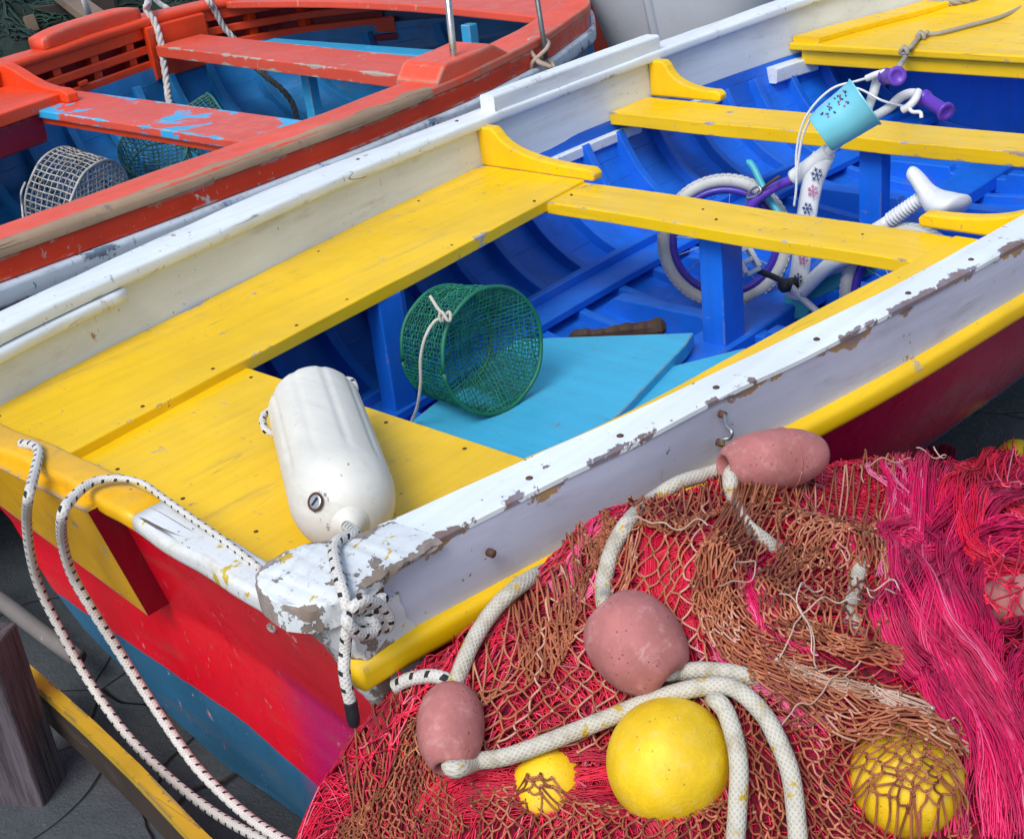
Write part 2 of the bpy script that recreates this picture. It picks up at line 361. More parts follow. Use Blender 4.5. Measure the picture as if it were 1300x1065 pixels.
_fw = [3.1, 3.5, 4.0, 4.4, 4.7, 5.2, 5.8, 6.15]
yinN = smf([.9]+list(_in[:, 0])+_fw, [.60]+list(-_in[:, 1])+[.945, .95, .925, .88, .84, .70, .38, .03], .05)
youtN = smf(list(_ou[:, 0])+_fw, list(-_ou[:, 1])+[1.02, 1.02, 1.005, .965, .925, .80, .48, .06], .06)
def XT(y, z): return xt(z)+.045+.10*min(0, y+.1)
boat = thing('fishing_boat', (3.4, 0, GZ), 'white, yellow and crimson wooden rowing boat with blue inside, pulled up in the foreground', 'boat', 'wooden fishing boats')
XS = np.linspace(.95, 6.12, 70)
def insec(x):
    y = yin(x); k = kz(x)
    return [(y*a, z*k) for a, z in ((1, -.03), (.985, -.10), (.95, -.175), (.88, -.255), (.77, -.325), (.62, -.375), (.42, -.412), (.2, -.436), (0, -.445))]
def outsec(x):
    y = yout(x)-.014; k = kz(x)
    return [((y-.012)*a, z*k) for a, z in ((1, .012), (.995, -.03), (.975, -.12), (.94, -.21), (.88, -.30), (.80, -.40), (.66, -.49), (.40, -.575), (.15, -.635), (0, -.665))]
def outsec_near(x):                              # the near quarter is fuller towards the stern
    k = max(0, min(1, (2.0-x)/.9)); y = youtN(x)-.012; a = [(p[0]*(y/max(.01, yout(x)-.026)), p[1]) for p in outsec(x)]
    f = ((1, .012), (.995, -.03), (.985, -.15), (.97, -.27), (.95, -.38), (.91, -.47), (.80, -.56), (.5, -.63), (.2, -.655), (0, -.665))
    return [(p[0]*(1-k)+y*q[0]*k, p[1]*(1-k)+q[1]*k) for p, q in zip(a, f)]
def skin(fn, xs):
    rows = []; uv = []
    for x in xs:
        h, g_ = fn(x), outsec_near(x); rows.append([(x, y, z) for y, z in h]+[(x, -y, z) for y, z in g_[-2::-1]])
    return rows
def xt(z): return .93+.3*(.06-max(z, -.26)) + .04*max(0, -.26-z)
rows = skin(outsec, XS)
for j in range(len(rows[0])): rows[0][j] = (XT(rows[0][j][1], rows[0][j][2])+.010, rows[0][j][1], rows[0][j][2])
for i in range(1, 8):                            # the first frames follow the raking stern
    rows[i] = [(max(x, XT(y, z)+.010+.006*i), y, z) for x, y, z in rows[i]]
MB().quadgrid(rows).build('hull', m_hull, boat, smooth=True, sub=1)
# inner planking, with planks as shallow steps
def plank_rows(fn, xs, n=30):
    out = []
    for x in xs:
        h = np.array(fn(x)); L = np.concatenate([[0], np.cumsum(np.linalg.norm(np.diff(h, axis=0), axis=1))]); r = []
        s = np.linspace(0, L[-1], n)
        yy = np.interp(s, L, h[:, 0]); zz = np.interp(s, L, h[:, 1])
        r = [(x, a, b_) for a, b_ in zip(yy, zz)]
        out.append(r+[(x, -a, b_) for _, a, b_ in r[-2::-1]])
    return out
def seam_paint(name, col, pitch, xoff=0.):
    """Painted planking: thin dark seams along x at a regular height step, butt joints, streaks."""
    b = NB(name); co = b.co(); uv = b.co('UV'); sep = b.n('ShaderNodeSeparateXYZ'); b.L(uv, sep.inputs[0])
    w = b.math('FRACT', b.math('ADD', b.math('MULTIPLY', sep.outputs[1], pitch), b.math('MULTIPLY', b.noise(co, 1.5, 2), .15)))
    seam = b.mr(b.math('ABSOLUTE', b.math('SUBTRACT', w, .5)), .0, .035, 1., 0.)
    seam = b.math('MULTIPLY', seam, b.mr(b.noise(co, 5, 4), .36, .55))
    big = b.noise(co, 3, 5, .6); mid = b.noise(co, 16, 6, .65)
    c = b.mix(b.mr(big, .3, .7), mul(col, .70), mul(col, 1.12))
    c = b.mix(b.mr(mid, .56, .72, 0, .35), c, tuple(min(1, x*1.5+.012) for x in col))
    c = b.mix(b.mr(b.noise(co, 11, 9, .7), .69, .71), c, tuple(min(1, x*1.4+.05) for x in col))
    gr_ = b.math('MULTIPLY', b.mr(b.noise(b.mapv(co, (2, 9, 5)), 1., 7, .7), .50, .72), b.mr(b.noise(co, 28, 5, .7), .35, .65, 0, .6)); c = b.mix(gr_, c, (.035, .05, .07))
    sc_ = b.mr(b.noise(b.mapv(co, (30, 6, 30), (3, 3, 3)), 1., 6, .7), .70, .73); c = b.mix(b.math('MULTIPLY', sc_, .6), c, tuple(min(1, x*1.5+.10) for x in col))
    c = b.mix(b.math('MULTIPLY', seam, .40), c, mul(col, .35))
    h = b.math('SUBTRACT', b.math('MULTIPLY', mid, .5), b.math('MULTIPLY', seam, .5))
    return b.fin(c, b.mr(mid, .3, .7, .36, .52), b.bump(h, .45, .006))
m_plank = seam_paint('blue_planking', BLU, 14)
def inner(name, fn, xs, mat, parent):
    R_ = plank_rows(fn, xs); G = np.array(R_); a, c = G.shape[:2]
    F, UV = [], []
    for i in range(a-1):
        for j in range(c-1):
            F.append((i*c+j, i*c+j+1, (i+1)*c+j+1, (i+1)*c+j))
            v = [abs(q-(c-1)/2)/((c-1)/2) for q in (j, j+1)]
            UV += [(i/a, v[0]), (i/a, v[1]), ((i+1)/a, v[1]), ((i+1)/a, v[0])]
    return mk(name, G.reshape(-1, 3), F, mat, parent, smooth=True, uv=UV)
inner('planking', insec, np.linspace(1.20, 6.1, 60), m_plank, boat)
def rib(fn, x, w, d, mat, parent, topz, name='rib', jit=0.):
    h = np.array(fn(x)); h = np.vstack([h, [[-y, z] for y, z in h[-2::-1]]])
    L = np.concatenate([[0], np.cumsum(np.linalg.norm(np.diff(h, axis=0), axis=1))]); s = np.linspace(0, L[-1], 44)
    c = np.stack([np.interp(s, L, h[:, 0]), np.interp(s, L, h[:, 1])], 1)
    c = np.stack([np.convolve(np.pad(c[:, k], 3, mode='edge'), np.ones(7)/7, 'valid') for k in (0, 1)], 1)
    t = np.gradient(c, axis=0); t /= np.linalg.norm(t, axis=1, keepdims=True); nn = np.stack([-t[:, 1], t[:, 0]], 1)
    if nn[22][1] < 0: nn = -nn
    rings = []
    for k, (q, n_) in enumerate(zip(c, nn)):
        xx = x+jit*math.sin(k*.35)
        a = q-n_*.02; b_ = q+n_*d
        rings.append([(xx-w/2, *a), (xx+w/2, *a), (xx+w/2*.86, *b_), (xx-w/2*.86, *b_)])
    return MB().loops(rings).build(name, mat, parent, bevel=.003)
for i, x in enumerate(np.arange(1.68, 5.6, .195)):
    rib(insec, x+random.uniform(-.012, .012), .036, .026, m_blu, boat, 0, jit=.004)
# bilge stringers, keelson, floor timbers
for sgn in (1, -1):
    f = lambda x, s=sgn: [(s*(yin(x)*.56)+a, np.interp(x, [1, 4.4, 5.6], [-.352, -.352, -.30])+b_) for a, b_ in rrect(-.05, .05, -.014, .014, .004, 1)]
    MB().loops(sweepx(np.linspace(1.3, 5.4, 30), f)).build('stringer', m_blu, boat)
    g = lambda x, s=sgn: [(s*(yin(x)*.56+.065)+a, np.interp(x, [1, 4.4, 5.6], [-.330, -.330, -.28])+b_) for a, b_ in rrect(-.014, .014, -.02, .02, .004, 1)]
    MB().loops(sweepx(np.linspace(1.3, 5.4, 30), g)).build('stringer', m_blu, boat)
MB().loops(sweepx(np.linspace(1.3, 5.4, 20), lambda x: [(-.02+a, -.385+b_) for a, b_ in rrect(-.07, .07, -.03, .022, .005, 1)])).build('keelson', m_blu, boat)
for i, x in enumerate(np.arange(1.78, 4.7, .39)):
    yy = yin(x)*.50
    V = [(x-.026, -yy, -.39), (x-.026, -yy+.05, -.352), (x-.026, -.13, -.352), (x-.026, -.12, -.375), (x-.026, .08, -.375), (x-.026, .09, -.352), (x-.026, yy-.05, -.352), (x-.026, yy, -.39), (x-.026, yy, -.43), (x-.026, -yy, -.43)]
    MB().prism(V, (.052, 0, 0)).build('floor_timber', m_blu, boat, bevel=.004)
# bulwarks (the white boards inside, grey-white outside)
w1, w2 = wob(3, .0025), wob(9, .0025)
zb = smf([.9, 2.9, 3.05, 4.6, 6.2], [-.05, -.05, -.062, -.062, .0], .05)
far_in = lambda x: [(yin(x)+w1(x), zb(x)), (yin(x)+.012+w1(x), zg(x)-.02), (yout(x)-.035, zg(x)-.02), (yout(x)-.012, zb(x)-.02)]
XB = np.linspace(.96, 6.1, 60)
MB().loops(sweepx(XB, far_in)).build('bulwark_board', m_whtin, boat)
near_b = lambda x: [(-yinN(x)-.004, zb(x), 0), (-yinN(x)-.004, zg(x)-.012, 0), (-youtN(x)+.002, zg(x)-.012, 1), (-youtN(x)+.002+.4*w2(x), zg(x)-.040, 0), (-youtN(x)+.003+.5*w2(x), .05, 0), (-youtN(x)+.004+.5*w2(x), -.01, 0)]
worn_loops('bulwark_board', np.linspace(.985, 6.1, 110), near_b, m_lav, boat)
# caps
def cap(x, s, th=.034, r=.013):
    a, b_ = yin(x)-.012, yout(x)+.004
    return [(s*y, z) for y, z in rrect(a+.4*w1(x*2), b_+.4*w2(x*2), zg(x)-th, zg(x)+.4*w1(x*3), r, 2 if s < 0 else 3)]
MB().loops(sweepx(np.linspace(.97, 6.12, 120), lambda x: cap(x, 1, .034, .009))).build('gunwale_cap', m_whtfar, boat, split=.9)
endx = [.857, .866, .884, .905, .935, .965, 1.0, 1.04, 1.08, 1.12, 1.17]
ein = [.640, .600, .580, .577, .582, .594, .628, .650, .662, .672, .688]; eout = [.672, .708, .728, .740, .748, .752, .756, .759, .763, .768, .777]
L = []
for x, a, b_ in zip(endx, ein, eout):
    k = max(0, (1.0-x)/.15); L.append([(x, -y, z) for y, z in rrect(a, b_+.004+.003*math.sin(x*90), zg(x)-.0125-.034*min(1, k*1.4), zg(x)+.0012-.020*k**2+.003*k*math.sin(x*70), .0055, 2)])
Ls, T = [], []; jr = random.Random(4)
for x in np.concatenate([np.linspace(.857, .90, 9), np.linspace(.912, 1.078, 22)]):
    a, b_ = -float(np.interp(x, endx, ein)), -float(np.interp(x, endx, eout))-.003; k = max(0, (1.0-x)/.15); z = zg(x)+.0012-.020*k**2; th = .0125+.030*min(1, k*1.6); s_ = min(.020, abs(b_-a)*.2)
    j = lambda q: jr.gauss(0, .0014*q)
    p = [(a, z-th, 1), (a+j(1), z-.004, 1), (a-.003, z-.001+j(.6), 1), (a-s_, z+j(1), .15), ((a+b_)/2, z+j(1.4)-.003*k, .0), (b_+s_, z+j(1), .15), (b_+.004, z-.001+j(.8), 1), (b_+j(1.2), z-.005, 1), (b_+.001+j(2), z-th*.6, .5), (b_+.002, z-th, .9)]
    Ls.append([(x+j(1), y, zz) for y, zz, _ in p]); T += [t for _, _, t in p]
MB().loops(Ls).build('gunwale_end', m_whtworn, boat, tint=T, split=.75)
L = [[(x, y, z+.001) for x, y, z in r_] for r_ in L[-4:]]
for x in np.linspace(1.22, 6.12, 120):
    L.append([(x, y, z) for y, z in cap(x, -1, .036, .003)])
for r_ in L[:4]:
    for i_, q in enumerate(r_): r_[i_] = (q[0], q[1], q[2])
def ncap(x):
    a, b_, z = -yinN(x), -youtN(x)+.3*w2(x*3), zg(x)+.3*w1(x*3)
    return [(a, z-.0118, .3), (a, z-.003, .3), (a-.003, z, .3), (a-.018, z, 0), (b_+.034, z, 0), (b_+.016, z, .55), (b_+.004, z-.0005, 1), (b_, z-.004, 1), (b_, z-.0118, 1)]
worn_loops('gunwale_cap', np.linspace(1.06, 6.12, 240), ncap, m_whtcap, boat, split=.5)
# raised oar pad on the far gunwale
def padf(x):
    return [(y, z) for y, z in rrect(yin(x)-.004, yout(x)-.028, zg(x)-.01, zg(x)+.052, .008, 2)]
MB().loops(sweepx(np.linspace(3.03, 3.90, 24), padf)).build('oar_pad', m_whtfar, boat)
MB().loops(sweepx(np.linspace(1.10, 1.52, 12), lambda x: rrect(yin(x)-.022, yin(x)+.02, zg(x)-.068, zg(x)-.036, .012, 3))).build('batten', m_whtfar, boat, smooth=True)
MB().loops(sweepx(np.linspace(3.02, 3.74, 12), lambda x: rrect(yin(x)-.03, yin(x)+.02, -.105, -.068, .004, 1))).build('inwale_batten', m_whtfar, boat)
MB().loops(sweepx(np.linspace(3.93, 4.20, 5), lambda x: rrect(yin(x)-.03, yin(x)+.02, -.105, -.068, .004, 1))).build('inwale_batten', m_whtfar, boat)
MB().loops(sweepx(np.linspace(4.50, 4.74, 5), lambda x: rrect(yin(x)-.05, yin(x)+.02, -.105, -.045, .006, 1))).build('inwale_block', m_whtfar, boat)
# rub rails
for s in (1, -1):
    MB().loops(sweepx(np.linspace(.915, 6.1, 70), lambda x: [(s*((yout(x) if s > 0 else youtN(x)+.006)-.012+a), .013+b_+w1(x)) for a, b_ in rrect(-.03, .026, -.024, .022, .014, 3)])).build('rub_rail', m_rail, boat, smooth=True)
# transom with its pad, cap and corner post
zs = np.linspace(.06, -.660, 60)
def hw(z):
    h = outsec(.99); return float(np.interp(-z, [-q[1] for q in h], [q[0] for q in h]))
def hwn(z):
    h = outsec_near(.99); return float(np.interp(-z, [-q[1] for q in h], [q[0] for q in h]))
def tgrid(dx):
    G_ = []
    for z in zs:
        r_ = []
        for u in np.linspace(-1, 1, 49):
            y = hw(z)*u if u > 0 else hwn(z)*u; k = max(0, min(1, (-.50-y)/.10)); zz = z+(.060*k*k*(3-2*k) if z > .05 else 0); r_.append((XT(y, zz)+dx, y, zz))
        G_.append(r_)
    return G_
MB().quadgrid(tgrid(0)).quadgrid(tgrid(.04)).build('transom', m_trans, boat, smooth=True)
mb = MB(); G = []
def padpt(u, v):
    y = (-.02+.064*v)*(1-u)+.70*u; zt = .050+.0*u; z_b = -.246*(1-u)-.035*u
    return y, zt+(z_b-zt)*v
outer_ = [[(xt(padpt(u, v)[1])-.004, *padpt(u, v)) for u in np.linspace(0, 1, 9)] for v in np.linspace(0, 1, 9)]
inner_ = [[(xt(padpt(u, v)[1])+.046, *padpt(u, v)) for u in np.linspace(0, 1, 9)] for v in np.linspace(0, 1, 9)]
MB().quadgrid(outer_).quadgrid([outer_[0], inner_[0]]).quadgrid([outer_[-1], inner_[-1]]).quadgrid([[r[-1] for r in outer_], [r[-1] for r in inner_]]).build('stern_pad', m_yelpad, boat)
MB().quadgrid([[np.array(r[0])+[0, -.0015, 0] for r in outer_], [np.array(r[0])+[0, -.0015, 0] for r in inner_]]).build('pad_edge', m_padred, boat)
def tcap(y0, y1, n):
    L = []
    for y in np.linspace(y0, y1, n):
        d = .010*math.sin(y*9)+.004*math.sin(y*31)
        k = .10*min(0, y+.1); L.append([(x+k, y, z) for x, z in rrect(.950+d*.4, 1.022+d*.2, .035, .072+.3*d, .012, 3)])
    return MB().loops(L)
tcap(-.60, -.14, 18).build('transom_cap', m_capw, boat, smooth=True)
tcap(-.14, .66, 18).build('transom_cap', m_yelpad, boat, smooth=True)
L = []
for z in np.linspace(.105, -.22, 22):
    k = max(0, .09-z)*.42; e_ = .006*math.sin(z*110)+.004*math.sin(z*47); x0 = XT(-.7, z)+.003*math.sin(z*70)+.002*math.sin(z*190); yo_ = -.742-.012*max(0, .02-z)
    L.append([(x, y, z) for x, y in [(x0+.10, -.62-k), (x0+.012, -.622-k+e_), (x0-.006, -.640-k*.9+e_), (x0-.012, -.675-k*.5), (x0-.010, -.712-k*.12), (x0+.004, yo_), (x0+.10, yo_)]])
MB().loops(L).build('corner_post', m_whtworn, boat, tint=[(.2, .6, .9, .5, .5, .8, .2)[i % 7] for i in range(7*len(L))], split=.9)
for px, py in ((334, 772), (349, 790), (341, 800)):
    p = PL(px, py, (.93, 0, .06), (1, 0, .3)); MB().loops(lathe(p+[.012, 0, .003], p-[-.002, 0, 0], [(0, .009), (.009, .009), (.011, .005)], 10)).build('bolt', m_steel if px == 334 else m_whtworn, boat, smooth=True)
# stern sheet, side benches
ys = lambda x: yin(x)+.004
xd = np.linspace(1.035, 1.572, 14)
MB().loops([[(x, ys(max(x, 1.0))*u, -.022) for u in np.linspace(-.97, 1, 9)]+[(x, ys(max(x, 1.0))*u, -.052) for u in np.linspace(1, -.97, 9)] for x in xd]).build('stern_deck', m_yel, boat, bevel=.004)
bi = lambda x: .315+.0945*(x-1)+.004*math.sin(x*5)
worn_loops('side_bench', np.linspace(1.03, 2.945, 60), lambda x: rloop(bi(x), ys(x), -.034, .5*w1(x*2), .018), m_yel, boat, bevel=.003)
_bn = np.array([P(q[0], q[1], -.004) for q in ((664, 579), (700, 566), (788, 527), (870, 485), (942, 445), (1060, 381), (1146, 337))]); bn = smf(list(_bn[:, 0])+[2.98], list(-_bn[:, 1])+[float(-_bn[-1, 1])+.02], .04)
worn_loops('side_bench', np.linspace(1.5, 2.945, 50), lambda x: [(-a, z, .5*t) for a, z, t in rloop(bn(x), yinN(x)+.004, -.036, -.004+.5*w1(x*2), .018)], m_yel, boat, bevel=.003)
MB().box((2.012, .412, -.42), (2.092, .465, -.03)).build('bench_support', m_post, boat, bevel=.004)
MB().box((2.0925, .425, -.42), (2.115, .455, -.036)).build('bench_support', m_post, boat, bevel=.004)
# thwarts, posts, knees
def thwart(x0, x1, x0b, x1b, yy, zt, th, parent, mat):
    return worn_loops('thwart', np.linspace(-yy, yy, 60), lambda y: [(a, z+.0015*math.sin(y*9), t) for a, z, t in rloop(x0+(x0b-x0)*(y+yy)/2/yy, x1+(x1b-x1)*(y+yy)/2/yy, zt-th, zt, .016)], mat, parent, 'y', bevel=.003)
thwart(2.749, 2.940, 2.751, 2.952, .90, -.007, .034, boat, m_yelt)
thwart(3.63, 3.80, 3.61, 3.83, .93, -.002, .044, boat, m_yelt)
MB().box((2.80, -.074, -.40), (2.90, -.001, -.040)).build('thwart_post', m_post, boat, bevel=.004)
MB().box((3.67, -.075, -.40), (3.73, .002, -.046)).build('thwart_post', m_post, boat, bevel=.004)
def knee(x, s, y_tip, z0, th=.042):
    yo_ = yin(x)+.008; zt = zg(x)-.026
    pts = [(yo_, z0), (y_tip, z0), (y_tip-.004, z0+.022), (y_tip+.012, z0+.036)]
    for k in range(1, 10):
        t = k/10; a = t*math.pi/2
        yy = y_tip+.02+(yo_-.075-y_tip-.02)*math.sin(a)**1.0; zz = z0+.036+(zt-z0-.036)*(1-math.cos(a))**1.15
        pts.append((yy, zz))
    pts += [(yo_-.060, zt), (yo_, zt)]
    return MB().prism([(x-th/2, s*y, z) for y, z in pts], (th, 0, 0)).build('knee', m_yelk, boat, bevel=.006)
knee(2.968, 1, .47, -.004); knee(3.865, 1, .63, -.001); knee(2.985, -1, .55, -.004); knee(3.865, -1, .63, -.001)
# foredeck
xf = np.linspace(4.64, 6.05, 20)
MB().loops([[(x, (yin(x)+.004)*u, .02+kf) for u in np.linspace(-1, 1, 9)]+[(x, (yin(x)+.004)*u, -.008+kf) for u in np.linspace(1, -1, 9)] for x in xf for kf in [.10*max(0, (x-5.2))]]).build('foredeck', m_yelt, boat, bevel=.006)
MB().box((4.662, -.80, -.066), (4.70, .80, -.0105)).build('deck_beam', m_yelt, boat, bevel=.005)
MB().loops([[(x, y, z+kf) for y, z in rrect(yin(x)-.115, yin(x)-.001, .018, .044, .006, 2)] for x in np.linspace(4.66, 5.9, 16) for kf in [.10*max(0, (x-5.2))]]).build('margin_plank', m_yelt, boat)
MB().box((5.0, -.6, -.40), (5.03, .6, -.03)).build('bulkhead', m_post, boat)
# small fittings: hook on the near side, nails
nr = random.Random(8)
for k in range(9):
    x = 1.12+.205*k+nr.uniform(-.04, .04); y = nr.choice((bi(x)+.03, yin(x)-.04)); MB().loops(lathe((x, y, -.004), (x, y, .0022), [(0, .0045), (.0050, .0045), (.0062, .002)], 8)).build('nail_head', m_rust, boat, smooth=True)
for k in range(8):
    x = 1.54 if k % 2 else 1.12; y = -.45+.11*k; MB().loops(lathe((x, y, -.026), (x, y, -.0198), [(0, .0045), (.0050, .0045), (.0062, .002)], 8)).build('nail_head', m_rust, boat, smooth=True)
for x0_, w_ in ((2.749, .19), (3.63, .18)):
    for y in (-.45, -.05, .03, .46):
        MB().loops(lathe((x0_+w_*.5+.03*math.sin(y*40), y, -.012), (x0_+w_*.5+.03*math.sin(y*40), y, -.0035), [(0, .0045), (.0060, .0045), (.0080, .002)], 8)).build('nail_head', m_rust, boat, smooth=True)
h0 = hook = [PY(920, 527, -.865), PY(922, 540, -.880), PY(929, 548, -.895), PY(926, 556, -.892), PY(917, 558, -.880), PY(917, 563, -.868)]
tube('hook', smooth_path(hook, 6), .0035, m_steel, boat, 8)
for k, (px, py, y) in enumerate(((920, 527, -.862), (917, 563, -.862), (457, 757, -.748), (482, 748, -.75), (626, 703, -.785))):
    p = PY(px, py, y); MB().loops(lathe(p+[0, .010, 0], p-[0, .004, 0], [(0, .0065), (.011, .0065), (.0128, .004)], 10)).build('nail_head', m_rust, boat, smooth=True)
for s, xs_ in ((-1, [1.28, 1.46, 1.68, 1.93, 2.2, 2.42, 2.66]), (1, [2.45, 2.9])):
    for x in xs_:
        y = s*(yin(x)*.45+yout(x)*.55) if s > 0 else -(yinN(x)*.35+youtN(x)*.65); MB().loops(lathe((x, y, zg(x)-.004), (x, y, zg(x)+.0035), [(0, .006), (.0055, .006), (.0075, .003)], 9)).build('nail_head', m_rust, boat, smooth=True)
# ------------------------------------------------------------------ things lying in the white boat
m_fend = paint('fender_vinyl', (.66, .67, .62), 'Y', .26, ((.20, .20, .20), (.34, .33, .31)), 0, .01, .52, .12, .9, .0, 8., .14)
m_cord = rope_mat('white_cord_black_ticks', (.60, .60, .58), 'ticks', nb=5, pitch=.007, dirt=.25, fl_len=.024)
m_cordthin = rope_mat('thin_white_cord', (.55, .53, .47), None, nb=4, pitch=.006, dirt=.35)
m_tip = plain('black_tape', (.012, .012, .02), .5, .2, .1, 40, .1)
m_gnet = strand_mat('green_trap_wire', [(0, (.004, .10, .055)), (1, (.015, .24, .14))], .5)
m_gring = plain('green_hoop', (.006, .15, .085), .5, .3, .3, 40, .3)
m_board_edge = paint('pale_blue_board', (.05, .40, .66), 'Y', .30, ((.24, .19, .14), (.10, .30, .42)), 1.6, .010, .42, .10, .6, .25, 7., .25)
m_wood = paint('old_brown_wood', (.045, .024, .016), 'Y', .45, ((.16, .10, .07), (.03, .02, .015)), .3, .01, .75, .4, .4, .8, 9., .9)
def board(name, px, z, th, label):
    pts = [P(x, y, z) for x, y in px]; c = np.mean(pts, axis=0); c[2] = z-th
    mb = MB().prism(pts, (0, 0, -th)); return mb, c
t = None
pts = [P(x, y, -.312) for x, y in ((500, 552), (655, 430), (881, 422), (872, 436), (712, 604), (610, 610))]
t = MB().prism(pts, (0, 0, -.042)).build('floor_board', m_board_edge, None, bevel=.004)
tag(t, 'pale blue floor board with a pointed end under the green trap', 'board', 'loose pale blue boards')
pts = [P(x, y, -.335) for x, y in ((800, 478), (947, 441), (930, 470), (790, 600), (740, 560))]
t = MB().prism(pts, (0, 0, -.022)).build('floor_board', m_board_edge, None, bevel=.003)
tag(t, 'narrow pale blue board lying by the blue thwart post, partly under another board', 'board', 'loose pale blue boards')
a, b_ = P(722, 431, -.33), P(846, 416, -.335)
L = []
for k, u in enumerate(np.linspace(0, 1, 22)):
    q = a+(b_-a)*u; r = .024*(1+.12*math.sin(k*.7)+.07*math.sin(k*2.1))*(1 if 0 < k < 21 else .4)
    L.append([q+np.array([math.cos(w)*.7, math.cos(w)*.5, math.sin(w)])*r*(1+.16*math.sin(w*3+k*.2)+.10*math.sin(w*5-k*.3)) for w in np.linspace(0, 2*math.pi, 11)[:-1]])
t = MB().loops(L).build('driftwood', m_wood, None, smooth=False); tag(t, 'dark brown rough piece of wood on the blue boat floor', 'wood')
# fender
A, Bp = P(394, 500, .076), P(441, 652, .076); ax = nrm(Bp-A); r0 = .089
fd = thing('boat_fender', (*((A+Bp)/2)[:2], -.022), 'white plastic boat fender lying on the yellow stern deck', 'fender')
prof = []
LL = np.linalg.norm(Bp-A); e0, e1 = .040, LL+.040
for u in np.linspace(0, 1, 40):
    s = e0+(e1-e0)*u; k = 1
    if s < .085: k = max(0.02, 1-((.085-s)/.050)**2.6)**.5
    if s > LL-.075: k = max(0.02, 1-((s-LL+.075)/.118)**2.4)**.5
    prof.append((s, r0*k))
uu = nrm(np.cross(ax, (0, 0, 1))); ww = np.cross(uu, ax); n = 120; rings = []
for s, r in prof:
    ring = []
    for k in range(n):
        w = 2*math.pi*k/n
        fl = .5+.5*math.cos(w*10); env = max(0, min(1, (s-.03)/.05))*max(0, min(1, (LL-.06-s)/.05))
        rr = r*(1-.030*env*max(0, fl-.80)/.20)
        ring.append(A+ax*s+(math.cos(w)*uu+math.sin(w)*ww)*rr)
    rings.append(ring)
MB().loops(rings).build('body', m_fend, fd, smooth=True)
# moulded eye ends with holes, filler screw
def eye(c, dirv, side):
    q = []
    for k in range(17):
        w = math.pi*k/16; q.append(c+dirv*math.sin(w)*.050+side*math.cos(w)*.034)
    return q
MB().loops(lathe(Bp-ax*.012, Bp+ax, [(0, .074), (.022, .060), (.040, .040), (.056, .022), (.066, .014), (.068, .004)], 28)).build('end_cone', m_fend, fd, smooth=True)
for c, d in ((A+ax*(e0+.008), -ax*.6),):
    tube('eye', eye(c, d, uu), .015, m_fend, fd, 10)
scp = PL(407, 640, A+ww*r0*.86-uu*.0, nrm(ww*.8-FB*.6)) if False else None
best = min(((np.linalg.norm(np.array([RB@(q-CAM), -(UB@(q-CAM))])*FPX/(FB@(q-CAM))+[CX, CY]-np.array([407, 640])), i, k) for i, rg in enumerate(rings) for k, q in enumerate(rg) if np.dot(q-(A+ax*prof[i][0]), -FB) > 0))
q = rings[best[1]][best[2]]; nn = nrm(nrm(q-(A+ax*prof[best[1]][0]))*.8+ax*.5)
MB().loops(lathe(q-nn*.006, q+nn*.006, [(0, .0125), (.0085, .0125), (.0095, .010)], 20)).build('screw', m_steel, fd, smooth=False)
tube('screw_rim', [q+nn*.002+(math.cos(w)*nrm(np.cross(nn, ax))+math.sin(w)*nrm(np.cross(nn, np.cross(nn, ax))))*.0135 for w in np.linspace(0, 6.2832, 25)], .0022, m_rust, fd, 6)
s1 = nrm(np.cross(nn, ax)); MB().obox(q+nn*.0045-s1*.008, q+nn*.0045+s1*.008, .0026, .002, nn).build('screw_slot', m_tip, fd)
tube('loop', smooth_path([P(400, 500, .10), P(356, 516, .055), P(335, 527, .04), P(337, 545, .03), P(352, 552, .02)], 10), .0075, m_cord, fd)
tube('loop', smooth_path([P(408, 492, .10), P(430, 484, .09), P(446, 484, .085), P(450, 496, .075), P(441, 508, .07)], 10), .0075, m_cord, fd)
# mooring cord of the fender, knotted round the corner post
k = [P(440, 668, .11), P(452, 678, .150), P(432, 684, .168), P(424, 697, .172), P(427, 720, .174), P(434, 745, .168), PY(440, 768, -.762), PY(446, 782, -.770), PY(462, 789, -.776), PY(472, 784, -.772), PY(460, 772, -.776), PY(448, 772, -.784), PY(462, 763, -.786), PY(482, 768, -.780), PY(494, 786, -.776), PY(490, 797, -.770), PY(481, 788, -.775), PY(474, 772, -.778), PY(486, 760, -.772), PY(470, 768, -.768),
     PY(446, 776, -.776), PY(441, 790, -.790), PY(456, 804, -.790), PY(476, 800, -.786), PY(470, 786, -.782), PY(450, 788, -.768), PY(441, 800, -.768), PY(438, 825, -.764), PY(437, 850, -.770), PY(441, 875, -.775), PY(445, 893, -.778)]
kr = rope('fender_cord', k, .0088, m_cord, None, 10, 12); tag(kr, 'white cord with black flecks knotted at the boat corner below the fender', 'rope', 'flecked white cords')
tube('tip', smooth_path([PY(444.5, 889, -.7775), PY(447, 903, -.779), PY(450, 921, -.780)], 6), [.0098]*10+[.0086]*2+[.006], m_tip, kr)
